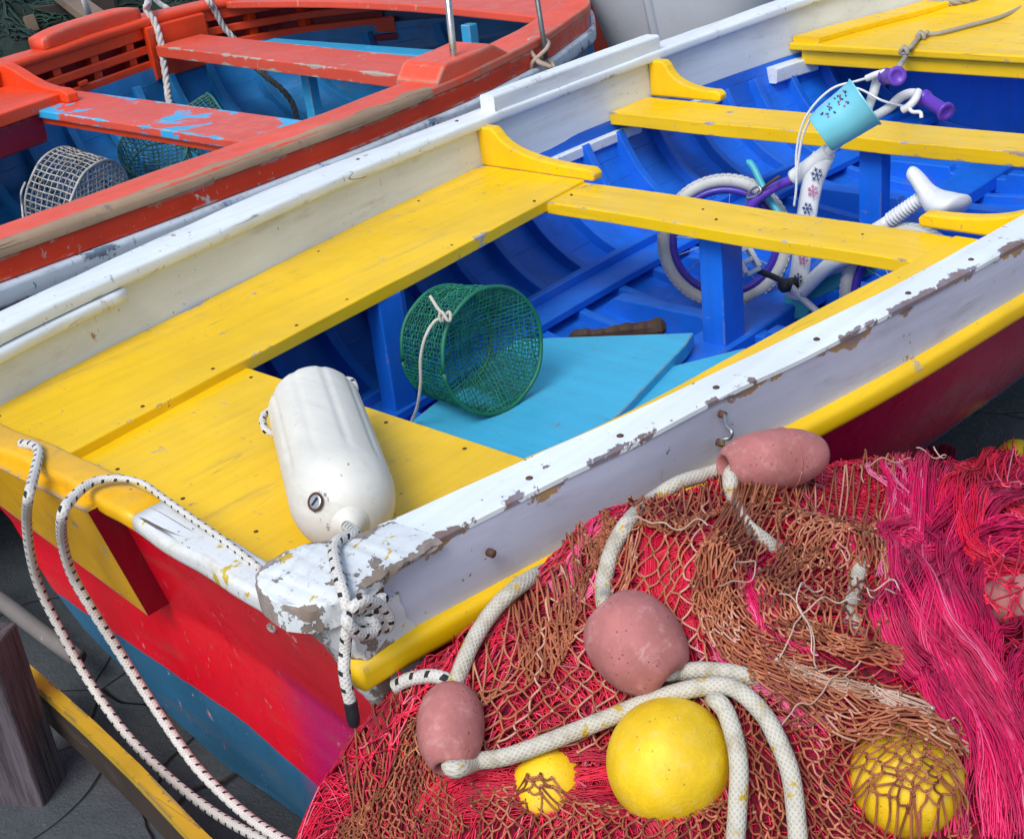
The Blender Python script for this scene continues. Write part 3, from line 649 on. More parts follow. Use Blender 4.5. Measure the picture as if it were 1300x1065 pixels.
# two cords hanging over the stern
k = [P(27, 563, .078), P(43, 566, .083), P(49, 575, .083), P(44, 600, .084), P(36, 632, .078), PX(34, 660, .91), PX(38, 700, .925), PX(50, 745, .94), PX(75, 797, .95), PX(110, 860, .955), PX(155, 925, .95), PX(205, 978, .94), PX(270, 1030, .93), PX(350, 1075, .92)]
r1 = rope('mooring_rope', k, .0095, m_cord, None, 10, 12); tag(r1, 'white flecked cord over the left end of the stern, hanging to the ground', 'rope', 'flecked white cords')
k = [P(330, 722, .075), P(290, 690, .077), P(240, 655, .078), P(205, 630, .079), P(180, 613, .082), P(150, 607, .088), P(118, 612, .090), P(92, 632, .088), P(79, 655, .075), PX(80, 690, .905), PX(92, 730, .925), PX(118, 775, .94), PX(150, 825, .955), PX(185, 880, .96), PX(225, 940, .955), PX(260, 985, .945), PX(320, 1040, .93), PX(390, 1085, .92)]
rr_ = np.concatenate([np.full(46, .0060), np.linspace(.0060, .0098, 24), np.full(200, .0098)])
path = smooth_path(k, 10); r2 = tube('mooring_rope', path, rr_[:len(path)], m_cord, None, 12); tag(r2, 'white flecked cord looped over the yellow stern block beside the crimson transom', 'rope', 'flecked white cords')
# ---- traps: wire-mesh drums with hoops
def trap(center, axis, L, r, label, mat, ringmat, group, cell=.021, r_back=None, funnel=True, cord=None, wire=.0016, up=(0, 0, 1)):
    axis = nrm(axis); t = thing('fish_trap', (center[0], center[1], center[2]-r), label, 'fish trap', group)
    u = nrm(np.cross(axis, up)); w = np.cross(u, axis); rb = r_back or r; lines = []
    nA = int(2*math.pi*r/cell); nL = max(3, int(L/cell)); TH = np.linspace(0, 2*math.pi, nA*2+1)
    def ring(s, rr, jit=.0015):
        return np.array([center+axis*(s+RNG.normal(0, jit))+(math.cos(a)*u+math.sin(a)*w)*(rr+RNG.normal(0, jit)) for a in TH])
    for s in np.linspace(-L/2, L/2, nL+1): lines.append(ring(s, r+(rb-r)*(L/2-s)/L))
    for k in range(nA):
        a = 2*math.pi*k/nA; s = np.linspace(-L/2, L/2, 15)
        lines.append(np.array([center+axis*q+(math.cos(a+.02*math.sin(q*40))*u+math.sin(a)*w)*(r+(rb-r)*(L/2-q)/L+RNG.normal(0, .0012)) for q in s]))
    body = bulk('mesh_side', lines, wire, mat, t)
    lines = []
    for end, rr, inward in ((L/2, r, -1), (-L/2, rb, 0)):
        m = int(2*rr/cell)
        for k in range(m+1):
            q = -rr+2*rr*(k+.5)/(m+1); h = math.sqrt(max(0, rr*rr-q*q)); ss = np.linspace(-h, h, 21)
            dep = lambda A_, B_: (.09*max(0, 1-math.hypot(A_, B_)/rr)**1.4)*(1 if funnel else .25)*inward
            lines.append(np.array([center+axis*(end+dep(q, s)+RNG.normal(0, .001))+u*(q+RNG.normal(0, .001))+w*s for s in ss]))
            lines.append(np.array([center+axis*(end+dep(s, q)+RNG.normal(0, .001))+u*s+w*(q+RNG.normal(0, .001)) for s in ss]))
    bulk('mesh_end', lines, wire, mat, t)
    for s, rr in ((L/2, r), (-L/2, rb)):
        tube('hoop', [center+axis*(s+.002*math.sin(a*7))+(math.cos(a)*u+math.sin(a)*w)*rr for a in np.linspace(0, 2*math.pi, 49)], .0052, ringmat, t, 8)
    if cord:
        tube('tie_cord', smooth_path(cord, 10), .0042, m_cordthin, t, 8)
    return t
cam_h = nrm([-.70, -.70, 0]); rgt = nrm([.663, -.741, 0]); al = math.radians(40)
axd = cam_h*math.cos(al)+rgt*math.sin(al)+np.array([0, 0, .12]); r_t = .158
ct = P(633, 518, -.312); ctr = ct+np.array([0, 0, r_t])-nrm(axd)*.085
def onpix(px, py, d): # point at camera depth d
    v = ray(px, py); return CAM+v*(d/FPX)
df = float(FB@(ctr+nrm(axd)*.085-CAM)); dd = df-.085
trap(ctr, axd, .185, r_t, 'green mesh fish trap lying on the pale blue board', m_gnet, m_gring, 'wire mesh fish traps', .0115, wire=.0014, r_back=.145,
     cord=[onpix(546, 376, dd-.03), onpix(556, 392, dd-.045), onpix(565, 402, dd-.05), onpix(552, 408, dd-.05), onpix(540, 428, dd-.05), onpix(534, 455, dd-.03), onpix(534, 485, dd+.0), onpix(530, 515, dd+.05), P(522, 537, -.308)])
kn = [onpix(565+7*math.cos(a), 402+6*math.sin(a*2), dd-.055-.008*math.sin(a)) for a in np.linspace(0, 9, 30)]
tr0 = bpy.data.objects['fish_trap']; tube('tie_knot', kn, .0042, m_cordthin, tr0, 8)
# ------------------------------------------------------------------ child's bicycle
m_bw = plain('bike_white_paint', (.66, .70, .74), .30, .08, .03, 20, .15)
m_pur = plain('purple_plastic', (.105, .035, .42), .40, .12, .05, 30, .1)
m_rim = plain('purple_rim', (.05, .03, .36), .35, .15, .05, 30, .2)
m_tyre = plain('white_rubber_tyre', (.48, .50, .50), .65, .15, .35, 30, .5, 0, (.16, .16, .16))
m_teal = plain('teal_plastic', (.05, .38, .47), .42, .12, .05, 20, .15)
m_cup = plain('aqua_plastic', (.15, .54, .72), .36, .10, .05, 12, .12)
m_black = plain('black_plastic', (.02, .02, .024), .5, .2, .1, 40, .2)
m_pink = plain('pink_print', (.55, .12, .30), .45, .05, 0, 20, 0); m_navy = plain('navy_print', (.01, .05, .22), .45, .05, 0, 20, 0)
hd = nrm([.09, .996, 0]); th_ = math.radians(13); bu = np.array([math.sin(th_)*hd[1], -math.sin(th_)*hd[0], math.cos(th_)]); bn_ = -nrm(np.cross(hd, bu))
Wb = P(921, 392, -.405)
def bp(px, py, off=0.): return PL(px, py, Wb+bn_*off, bn_)
bike = thing('bicycle', (*bp(1010, 380)[:2], -.43), "child's white and purple bicycle standing inside the blue hull with an aqua bucket", 'bicycle')
wc = bp(920, 307); wr = np.linalg.norm(bp(920, 393)-wc)*.985; tr = .019
def wheel(c, yaw, name='front_wheel'):
    ch, sh = math.cos(yaw), math.sin(yaw); e1 = nrm(hd*ch+bn_*sh); e2 = bu; e3 = nrm(np.cross(e1, e2))
    def tor(R_, r, sq=1., n=56, m=12):
        return [[c+(math.cos(a)*e1+math.sin(a)*e2)*(R_+r*math.cos(q))+e3*r*sq*math.sin(q) for q in np.linspace(0, 2*math.pi, m+1)[:-1]] for a in np.linspace(0, 2*math.pi, n+1)[:-1]]
    def closed(rg):
        mb = MB(); k = len(rg[0]); V = np.concatenate(rg); nn_ = len(rg)
        F = [(i*k+j, i*k+(j+1) % k, ((i+1) % nn_)*k+(j+1) % k, ((i+1) % nn_)*k+j) for i in range(nn_) for j in range(k)]
        return mb.add(V, F)
    w = closed(tor(wr-tr, tr)).build(name, m_tyre, bike, smooth=True)
    # tread ribs on the tyre belong to its mesh look; rim, spokes and hub are its pieces
    closed(tor(wr-2*tr-.008, .012, 1.1)).build('rim', m_rim, w, smooth=True)
    sp = []
    for k in range(16):
        a = 2*math.pi*k/16; o = e3*(.02 if k % 2 else -.02)
        sp.append(np.array([c+o+(math.cos(a+.35)*e1+math.sin(a+.35)*e2)*.02, c+o*.3+(math.cos(a)*e1+math.sin(a)*e2)*(wr-.05)]))
    bulk('spokes', sp, .0016, m_steel, w)
    MB().loops(lathe(c-e3*.035, c+e3*.035, [(0, .008), (.01, .022), (.06, .022), (.07, .008)], 16)).build('hub', m_steel, w, smooth=True)
    # tread: small blocks
    tb = MB()
    for k in range(70):
        a = 2*math.pi*k/70
        for q in (-.55, 0., .55):
            d = math.cos(a+.02*q)*e1+math.sin(a+.02*q)*e2; p = c+d*(wr-tr)+(d*math.cos(q)+e3*math.sin(q))*tr
            tt = np.cross(d, e3); nd = d*math.cos(q)+e3*math.sin(q)
            tb.obox(p-tt*.0055, p+tt*.0055, .0075, .003, nd)
    tb.build('tread', m_tyre, w)
    return w, e1, e3
fw_, e1, e3 = wheel(wc, math.radians(34))
def btube(name, pts, r, mat, n=10, sides=14, parent=None): return tube(name, smooth_path(pts, n), r, mat, parent or bike, sides)
# fork: crown and two legs
cr = bp(962, 252)
for s in (1, -1): btube('fork', [bp(1006, 229), bp(990, 235), cr+e3*s*.030+bu*.0, cr+(wc-cr)*.5+e3*s*.038, wc+e3*s*.040], .013, m_pur if s else 0)
btube('mudguard', [bp(948, 204, -.03), bp(956, 212, -.03), bp(966, 232, -.03), bp(976, 252, -.03), bp(990, 272, -.03)], [.004]*3+[.010]*38, m_teal)
# caliper brake
btube('brake_caliper', [bp(948, 252, .03), bp(952, 243, .035), bp(962, 237, .035), bp(966, 243, .035), bp(958, 250, .035), bp(948, 252, .035)], .004, m_steel, 8, 8)
btube('brake_caliper', [bp(962, 245, .03), bp(978, 232, .035), bp(990, 224, .03)], .004, m_rust, 8, 8)
# frame: broad main tube, head, rear stays, seat tube
def oval(path, rw, mat, name):
    p = smooth_path(path, 10); L = []; t = np.gradient(p, axis=0)
    for i in range(len(p)):
        tt = nrm(t[i]); sd = nrm(np.cross(tt, bn_)); k = rw[0]+(rw[1]-rw[0])*i/(len(p)-1)
        L.append([p[i]+sd*k*math.cos(a)+bn_*k*.62*math.sin(a) for a in np.linspace(0, 2*math.pi, 19)[:-1]])
    return MB().loops(L).build(name, mat, bike, smooth=True)
fr = oval([bp(1045, 198), bp(1031, 235), bp(1022, 290), bp(1016, 340), bp(1008, 378)], (.033, .029), m_bw, 'frame')
def sub(name, pts, r, mat, n=10, sides=14): return tube(name, smooth_path(pts, n), r, mat, fr, sides)
sub('head_tube', [bp(1052, 193), bp(1034, 207), bp(1008, 226)], .024, m_bw)
sub('stay', [bp(1018, 372, .02), bp(1060, 335, .03), bp(1110, 322, .03)], .017, m_bw)
sub('stay', [bp(1010, 372, -.03), bp(1050, 345, -.03), bp(1120, 330, -.03)], .014, m_bw)
sub('seat_tube', [bp(1022, 362, .01), bp(1075, 315, .01), bp(1128, 281, .01)], .017, m_bw)
# snowflake prints lie on the main tube
def flake(px, py, r, mat, k0):
    sp = []; c = bp(px, py, .0235)
    for k in range(6):
        a = k0+math.pi/3*k; d = hd*math.cos(a)+bu*math.sin(a); sp.append(np.array([c, c+d*r]))
        for m in (.55,):
            for s in (1, -1):
                d2 = hd*math.cos(a+s*.9)+bu*math.sin(a+s*.9); sp.append(np.array([c+d*r*m, c+d*r*m+d2*r*.34]))
    return bulk('snowflake_print', sp, .0013, mat, fr, 4)
flake(1037, 222, .021, m_navy, .1); flake(1032, 243, .019, m_pink, .3); flake(1025, 265, .018, m_navy, .0); flake(1020, 329, .019, m_pink, .2); flake(1013, 354, .017, m_navy, .4)
# seat with bellows post
sa, sb = bp(1126, 282, .01), bp(1173, 250, .01); Ls = np.linalg.norm(sb-sa)
MB().loops(lathe(sa, sb, [(s*Ls, (.0175+.0035*math.sin(s*75)) if .1 < s < .9 else .015) for s in np.linspace(0, 1, 90)], 18)).build('seat_post', m_bw, bike, smooth=True)
L = []
n0, n1 = bp(1150, 222, .02), bp(1222, 266, .02); sd = nrm(n1-n0); upv = nrm(np.cross(np.cross(sd, bn_), sd)) if False else nrm(bu-sd*np.dot(bu, sd))
for u in np.linspace(0, 1, 26):
    q = n0+(n1-n0)*u; wd = np.interp(u, [0, .04, .15, .35, .55, .75, .9, .97, 1], [.004, .018, .025, .031, .048, .066, .068, .052, .01]); h = np.interp(u, [0, .05, .4, .7, .92, 1], [.008, .015, .021, .036, .034, .008])
    lift = upv*(.016*math.cos(u*5.2))
    L.append([q+lift+bn_*wd*math.cos(a)*1.0+upv*(h*math.sin(a)*(1.0 if math.sin(a) > 0 else 1.5-.5*u)) for a in np.linspace(0, 2*math.pi, 21)[:-1]])
MB().loops(L).build('seat', m_bw, bike, smooth=True, sub=1)
# crank, pedals, chain guard
bb = bp(1000, 362, .05)
btube('crank', [bp(963, 344, .075), bp(985, 353, .07), bp(1002, 362, .06)], .009, m_black)
btube('crank', [bp(1002, 362, .055), bp(1020, 380, .02), bp(1040, 398, .0)], .010, m_bw)
MB().loops(lathe(bb-bn_*.03, bb+bn_*.03, [(0, .012), (.004, .02), (.05, .02), (.06, .012)], 18)).build('bottom_bracket', m_black, bike, smooth=True)
pa, pb = bp(941, 318, .09), bp(956, 345, .09); pd = nrm(pb-pa); ps = nrm(np.cross(pd, -FB))
mb = MB()
for o in (-.021, .021): mb.obox(pa+ps*o, pb+ps*o, .014, .040, FB)
for k in (0, .5, 1): mb.obox(pa+(pb-pa)*k-ps*.021, pa+(pb-pa)*k+ps*.021, .013, .036, FB)
mb.build('pedal', m_bw, bike, bevel=.002)
cg = bp(1013, 385, -.045)
MB().loops(lathe(cg-bn_*.008, cg+bn_*.008, [(0, .040), (.004, .047), (.012, .047), (.016, .040)], 28)).build('chain_guard', m_teal, bike, smooth=True)
MB().obox(cg+bu*.02, bp(1110, 335, -.045), .05, .012, bn_).build('chain_guard', m_teal, bike, bevel=.004)
wheel(wc-hd*.61-np.array([0, 0, .05]), 0., 'rear_wheel')
# handlebar: stem, two arms, purple grips, brake levers
btube('stem', [bp(1050, 194), bp(1075, 172), bp(1098, 152)], .014, m_bw)
btube('handlebar', [bp(1098, 153), bp(1102, 138), bp(1109, 118), bp(1113, 104), bp(1118, 98, .01), bp(1124, 97, .03)], .0125, m_bw)
btube('handlebar', [bp(1098, 153), bp(1114, 146), bp(1130, 136), bp(1143, 124), bp(1156, 119), bp(1168, 121), bp(1178, 127)], .0125, m_bw)
def grip(a, b_):
    Lg = np.linalg.norm(b_-a)
    return MB().loops(lathe(a, b_, [(0, .021), (.008, .022), (.012, .0165), *[(s, .0162+.0012*(i % 2)) for i, s in enumerate(np.linspace(.016, Lg-.014, 14))], (Lg-.012, .018), (Lg-.008, .0245), (Lg-.002, .0245), (Lg, .021), (Lg, .013), (Lg-.002, .012), (Lg-.002, .002)], 22)).build('grip', m_pur, bike, smooth=True)
grip(bp(1124, 97.5, .02), bp(1139, 97, .115)); grip(bp(1172, 124, .0), bp(1202, 143, .03))
btube('brake_lever', [bp(1166, 116, .02), bp(1162, 126, .04), bp(1154, 135, .045), bp(1146, 140, .045)], .010, m_bw)
btube('brake_lever', [bp(1152, 134, .045), bp(1158, 142, .05), bp(1168, 143, .05), bp(1170, 150, .05)], .005, m_bw)
btube('brake_lever', [bp(1124, 92, .03), bp(1112, 95, .03), bp(1100, 100, .03)], .009, m_bw)
btube('brake_cable', [bp(1103, 99, .03), bp(1085, 104, .04), bp(1058, 112, .06), bp(1034, 133, .07), bp(1018, 160, .07), bp(1011, 195, .06), bp(1011, 235, .05), bp(1008, 262, .04)], .0034, m_bw, 10, 8)
btube('brake_cable', [bp(1150, 136, .04), bp(1120, 128, .02), bp(1080, 112, .05), bp(1040, 138, .075), bp(1022, 165, .07), bp(1014, 200, .06), bp(1010, 250, .04)], .0034, m_bw, 10, 8)
# aqua bucket hung on the handlebar
_d = float(FB@(bp(1062, 152, .06)-CAM)); b0, b1 = onpix(1041, 171, _d), onpix(1099, 129, _d-.045); Lb = np.linalg.norm(b1-b0)
bk = MB().loops(lathe(b0, b1, [(0, .002), (0, .052), (.004, .056), (Lb*.5, .063), (Lb-.008, .069), (Lb-.004, .073), (Lb, .073), (Lb, .068), (Lb*.5, .060), (.008, .052), (.008, .002)], 44), cap=False).build('basket', m_cup, bike, smooth=False)
bk.data.polygons.foreach_set('use_smooth', [True]*len(bk.data.polygons)); em = bk.modifiers.new('es', 'EDGE_SPLIT'); em.split_angle = .7
btube('basket_strap', [bp(1075, 172, .03), bp(1095, 160, .05), bp(1108, 152, .05), bp(1100, 148, .02)], .007, m_cup)
axb = nrm(b1-b0); ub = nrm(np.cross(axb, (0, 0, 1))); wb = np.cross(ub, axb); sp = []; sp2 = []
for k in range(34):                               # a faded print: dots and blotches round the side
    s = Lb*(.22+.60*RNG.random()); 
    dv = nrm(-FB*.75+np.cross(axb, FB)*(.25+RNG.random()*.75)*(1 if np.cross(axb, FB)[2] > 0 else -1)); dv = nrm(dv-axb*np.dot(dv, axb))
    c = b0+axb*s+dv*(.0572+.0155*s/Lb); t2 = nrm(np.cross(dv, axb))
    (sp if k % 3 else sp2).append(np.array([c-t2*.0022, c+t2*.0022]))
bulk('print', sp, .0019, m_navy, bk, 6); bulk('print', sp2, .0022, m_pink, bk, 6)
# grey line on the foredeck with two knots
m_greyrope = rope_mat('grey_line', (.34, .32, .27), None, nb=5, pitch=.010, dirt=.4)
k = [bp(1142, 84, -.02)+[0, 0, .0], PX(1150, 72, 4.64), P(1157, 60, .034), P(1170, 46, .030), P(1195, 42, .030), P(1230, 33, .030), P(1270, 22, .030), P(1300, 8, .030), P(1330, -12, .03)]
dl = rope('painter_line', k, .0085, m_greyrope, None, 12, 10); tag(dl, 'thin grey line with two knots running across the yellow foredeck', 'rope', 'ropes on the foredeck')
for px, py in ((1150, 64), (1171, 45)):
    c = P(px, py, .036); tube('knot', [c+np.array([.016*math.cos(a), .014*math.sin(a*1.5+.4), .010*math.sin(2*a)]) for a in np.linspace(0, 11, 50)], .0075, m_greyrope, dl, 8)
c0 = P(1205, 2, .035)
cp = [c0+np.array([.30*math.cos(a)*(1-.01*a)+.19, .16*math.sin(a)*(1-.01*a), .004*a]) for a in np.linspace(2.4, 17, 60)]
cr_ = laid_rope('coiled_rope', cp, .017, m_greyrope, None, n=4); tag(cr_, 'thick grey twisted rope coiled at the top edge of the yellow foredeck', 'rope', 'ropes on the foredeck')
# loop of line round the pin on the oar pad
m_pin = plain('grey_iron_pin', (.13, .15, .16), .45, .25, .2, 40, .4, .7, (.10, .06, .04))
pb_ = P(691, 57, .197); pt = pb_+np.array([.0, .0, .19])+RB*(-.012)
pin = tube('thole_pin', [pb_-[0, 0, .05], pb_, pt], .0095, m_pin, None, 12); tag(pin, 'grey iron thole pin with a rope loop on the white oar pad', 'thole pin', 'thole pins')
m_tan = rope_mat('tan_line', (.42, .34, .28), None, nb=5, pitch=.010, dirt=.3)
d0 = float(FB@(pb_-CAM))
k = [onpix(674, 92, d0+.0), onpix(676, 80, d0-.03), onpix(686, 70, d0-.03), onpix(694, 62, d0-.02), onpix(696, 54, d0+.02), onpix(686, 49, d0+.03), onpix(675, 50, d0), onpix(671, 54, d0-.02), onpix(674, 66, d0-.03), onpix(684, 78, d0-.03), onpix(696, 84, d0-.02), onpix(703, 88, d0), onpix(700, 80, d0+.03), onpix(690, 74, d0+.03), onpix(682, 73, d0-.02), onpix(684, 80, d0-.035), onpix(700, 86, d0-.03)]
lp = rope('pin_loop', k, .0078, m_tan, None, 10, 10); tag(lp, 'pinkish tan rope loop tied round the iron pin on the white gunwale', 'rope')
# ------------------------------------------------------------------ red boat lying alongside
ORG = (.74, .062, .012)
m_red = paint('red_paint_along', ORG, 'X', .12, ((.40, .34, .28), (.20, .20, .22)), .30, .010, .42, .14, .6, .3, 7.)
m_redcap = paint('red_paint_cap', (.74, .080, .035), 'X', .34, ((.36, .26, .17), (.30, .27, .24)), .9, .026, .42, .10, .6, .4, 7., .35)
m_redside = paint('red_paint_side', (.60, .036, .008), 'X', .52, ((.50, .52, .54), (.46, .20, .04)), .5, .014, .45, .2, .6, .5, 9., .35)
m_redthw = paint('red_paint_thwart', (.66, .085, .048), 'Y', .34, ((.42, .38, .32), (.40, .34, .28)), .6, .010, .40, .10, .6, .3, 7., .25, eattr=True)
m_thwblue = paint('red_over_blue_thwart', (.66, .085, .052), 'Y', .36, ((.06, .40, .66), (.36, .40, .40)), .75, .010, .40, .10, .6, .3, 7., .25, second=((.03, .40, .74), 3.2, .56), eattr=True)
m_rblu = seam_paint('mid_blue_planking', (.018, .20, .50), 11)
m_rrib = paint('mid_blue_frame', (.020, .23, .55), 'N', .16, ((.10, .2, .3), (.06, .2, .36)), .4, .006, .45, .2, .4, .2, 9.)
m_cyan = paint('bright_blue_paint', (.03, .34, .62), 'Y', .22, ((.40, .30, .20), (.3, .3, .3)), .8, .008, .45, .1, .5, .3, 9.)
m_rrail = paint('white_blue_rail', (.50, .60, .70), 'X', .72, ((.20, .15, .12), (.08, .20, .34)), .8, .014, .5, .15, .8, .6, 10., .5)
m_rhull = paint('mid_blue_hull', (.02, .10, .30), 'X', .1, ((.3, .3, .3), (.1, .1, .2)), .2, .01, .4)
YC = 2.40; ZR = .22
rn_out = smf([.2, 1.0, 1.4, 2.0, 2.6, 3.2, 3.75, 4.28, 4.58, 4.85, 5.1], [1.12, 1.07, 1.06, 1.075, 1.10, 1.17, 1.31, 1.53, 1.78, 2.08, 2.38], .05)
rf_in = smf([.2, 1.0, 2.0, 2.71, 2.95, 3.64, 4.0, 4.4, 4.8, 5.0, 5.1], [3.1, 3.2, 3.32, 3.43, 3.49, 3.69, 3.70, 3.52, 3.05, 2.68, 2.44], .06)
rn_in = lambda x: rn_out(x)+min(.165, max(.02, (5.1-x)*.4))
rf_out = lambda x: rf_in(x)+min(.16, max(.02, (5.1-x)*.4))
rboat = thing('fishing_boat', (2.9, 2.35, GZ), 'orange-red wooden rowing boat with blue inside, lying behind the white boat', 'boat', 'wooden fishing boats')
XR = np.linspace(.2, 5.08, 70)
def rsec(x, d, zt, zk):      # a section between the two sides, d inside the outer line
    a, b_ = rn_out(x)+d, rf_out(x)-d; c, h = (a+b_)/2, max(.005, (b_-a)/2); k = 1 if x < 4.2 else max(.25, 1-(x-4.2)*.75)
    pr = [(1, zt), (.985, zt-.14), (.95, zt-.27), (.88, zk*.62), (.76, zk*.8), (.58, zk*.91), (.3, zk*.975), (0, zk)]
    return c, h, [(q, z*(k if z < 0 else 1)) for q, z in pr]
def rrows(d, zt, zk, xs):
    R_ = []
    for x in xs:
        c, h, pr = rsec(x, d, zt, zk); R_.append([(x, c-h*q, z) for q, z in pr]+[(x, c+h*q, z) for q, z in pr[-2::-1]])
    return R_
MB().quadgrid(rrows(.015, .06, -.57, XR)).build('hull', m_rhull, rboat, smooth=True, sub=1)
def rfn(x):
    c, h, pr = rsec(x, .17 if x < 4.6 else max(.05, .17-(x-4.6)*.3), -.0, -.44); return c, [(h*q, z) for q, z in pr]
G = []
for x in XR: 
    c, h = rfn(x); h = np.array(h); L = np.concatenate([[0], np.cumsum(np.linalg.norm(np.diff(h, axis=0), axis=1))]); s = np.linspace(0, L[-1], 26)
    yy, zz = np.interp(s, L, h[:, 0]), np.interp(s, L, h[:, 1]); G.append([(x, c-a, b_) for a, b_ in zip(yy, zz)]+[(x, c+a, b_) for a, b_ in zip(yy[-2::-1], zz[-2::-1])])
G = np.array(G); a_, c_ = G.shape[:2]; F, UV = [], []
for i in range(a_-1):
    for j in range(c_-1):
        F.append((i*c_+j, i*c_+j+1, (i+1)*c_+j+1, (i+1)*c_+j)); v = [abs(q-(c_-1)/2)/((c_-1)/2) for q in (j, j+1)]; UV += [(0, v[0]), (0, v[1]), (1, v[1]), (1, v[0])]
mk('planking', G.reshape(-1, 3), F, m_rblu, rboat, smooth=True, uv=UV)
for x in np.arange(.6, 4.9, .235):
    c, h = rfn(x); fn = lambda q, h=h: h
    o = rib(fn, 0., .042, .030, m_rrib, None, 0, jit=.004)
    V = np.array([v.co[:] for v in o.data.vertices]); V += np.array([x, c, 0])-base_of(rboat)
    o.data.vertices.foreach_set('co', V.astype(np.float32).ravel()); o.parent = rboat
w3 = wob(21, .003)
# near side: cap, vertical red board, rail
MB().loops(sweepx(np.linspace(.2, 5.08, 140), lambda x: [(y, z) for y, z in rrect(rn_out(x)+.5*w3(x), rn_in(x), ZR-.032, ZR+.5*w3(x*2), .007, 2)])).build('gunwale_cap', m_redcap, rboat)
MB().loops(sweepx(XR, lambda x: rrect(rn_out(x)+.003+.5*w3(x), rn_in(x)-.02, .128, ZR-.031, .004, 1))).build('side_board', m_redside, rboat)
MB().loops(sweepx(XR, lambda x: rrect(rn_out(x)-.018, rn_out(x)+.03, .070, .127, .012, 3))).build('rub_rail', m_rrail, rboat, smooth=True)
MB().loops(sweepx(np.linspace(.2, 4.6, 40), lambda x: rrect(rn_in(x)-.03, rn_in(x)+.012, -.02, ZR-.055, .006, 1))).build('inner_board', m_red, rboat)
m_edgew = paint('bare_worn_wood', (.34, .24, .16), 'X', .5, ((.22, .17, .14), (.46, .40, .34)), .2, .02, .7, .25, .8, 1., 12., .8)
def edgew(x):
    k = .5+.5*math.sin(x*5.1)*math.sin(x*2.3+1); a = rn_out(x)+.5*w3(x); r_ = .030+.014*k*math.sin(x*31)
    return [(a-.003, ZR-.031), (a-.0045, ZR-.012), (a+.003, ZR-.001), (a+.010, ZR+.0030), (a+r_, ZR+.0028), (a+r_, ZR-.02), (a+.01, ZR-.031)]
MB().loops(sweepx(np.linspace(.2, 2.98, 110), edgew)).build('worn_edge', m_edgew, rboat, split=.9)
# far side: cap with pad, slotted boards and plate
MB().loops(sweepx(XR, lambda x: rrect(rf_in(x)-.01, rf_out(x), ZR-.04, ZR+w3(x*2), .016, 3))).build('gunwale_cap', m_red, rboat, smooth=True)
for z0, z1, dy in ((.130, .19, .010), (.062, .100, .004), (-.045, .030, .0)):
    MB().loops(sweepx(np.linspace(.4, 4.7, 50), lambda x: rrect(rf_in(x)+dy, rf_in(x)+dy+.025, z0, z1, .005, 1))).build('side_slat', m_red, rboat)
MB().loops(sweepx(np.linspace(.4, 4.7, 50), lambda x: rrect(rf_in(x)+.085, rf_in(x)+.10, -.10, .19, .004, 1))).build('side_board', m_padred, rboat)
for x in np.arange(.9, 4.6, .235):
    MB().box((x-.02, rf_in(x)+.03, -.10), (x+.02, rf_in(x)+.085, .18)).build('side_frame', m_red, rboat)
MB().loops(sweepx(np.linspace(.4, 4.7, 50), lambda x: rrect(rf_in(x)-.01, rf_in(x)+.03, -.085, -.05, .005, 1))).build('riser', m_padred, rboat)
MB().loops(sweepx(np.linspace(3.57, 3.92, 8), lambda x: rrect(rf_in(x)-.035, rf_in(x)+.004, -.06, .185, .008, 2))).build('side_plate', m_red, rboat)
MB().loops(sweepx(np.linspace(3.10, 3.15, 3), lambda x: rrect(rf_in(x)-.012, rf_in(x)+.01, .03, .05, .003, 1))).build('cleat', m_red, rboat)
MB().loops(sweepx(np.linspace(2.98, 3.60, 16), lambda x: rrect(rf_in(x)+.03, rf_out(x)-.005, ZR-.01, ZR+.065-.02*((x-3.3)/.32)**4, .016, 3))).build('oar_pad', m_redcap, rboat, smooth=True)
# near oar pad with sloped ends
MB().loops([[(x, y, z) for y, z in rrect(rn_out(x)+.004, rn_in(x)+.035, ZR-.02, ZR+.004+.05*min(1, max(0, (x-3.02)/.05), ), .008, 2)] if x < 3.36 else [(x, y, z) for y, z in rrect(rn_out(x)+.004, rn_in(x)+.035, ZR-.02, ZR+.004+.05*max(0, 1-(x-3.36)/.10), .008, 2)] for x in np.linspace(3.02, 3.46, 22)]).build('oar_pad', m_redcap, rboat)
# thwarts, bench, knees, foredeck
def rthwart(x0, x1, y0, y1, zt, th, mat, name='thwart', skew=0.):
    return worn_loops(name, np.linspace(y0, y1, 50), lambda y: [(a+skew*(y-y0)/(y1-y0), z, t) for a, z, t in rloop(x0, x1, zt-th, zt, .03)], mat, rboat, 'y', bevel=.004)
rthwart(2.582, 2.86, 1.2, 3.40, .10, .030, m_thwblue); rthwart(2.60, 2.85, 1.2, 3.40, .066, .024, m_red, 'thwart_beam')
rthwart(3.435, 3.70, 1.25, 3.62, .10, .050, m_redthw, skew=.15)
rthwart(3.93, 4.04, 1.5, 3.3, .055, .025, m_cyan, 'blue_thwart')
MB().loops(sweepx(np.linspace(.4, 2.71, 16), lambda x: rrect(2.915+(x-2.4)*.24, rf_in(x)+.0, .085, .135, .006, 2))).build('side_bench', m_red, rboat)
MB().loops(sweepx(np.linspace(.4, 2.6, 16), lambda x: rrect(2.93+(x-2.4)*.24, 2.98+(x-2.4)*.24, -.03, .084, .006, 1))).build('bench_riser', m_padred, rboat)
kp = [(3.46, .10), (2.93, .10), (2.93, .135), (2.97, .150), (3.05, .150), (3.14, .160), (3.23, .182), (3.30, .205), (3.38, .225), (3.46, .225)]
MB().prism([(2.70, y, z) for y, z in kp], (.05, 0, 0)).build('knee', m_red, rboat, bevel=.006)
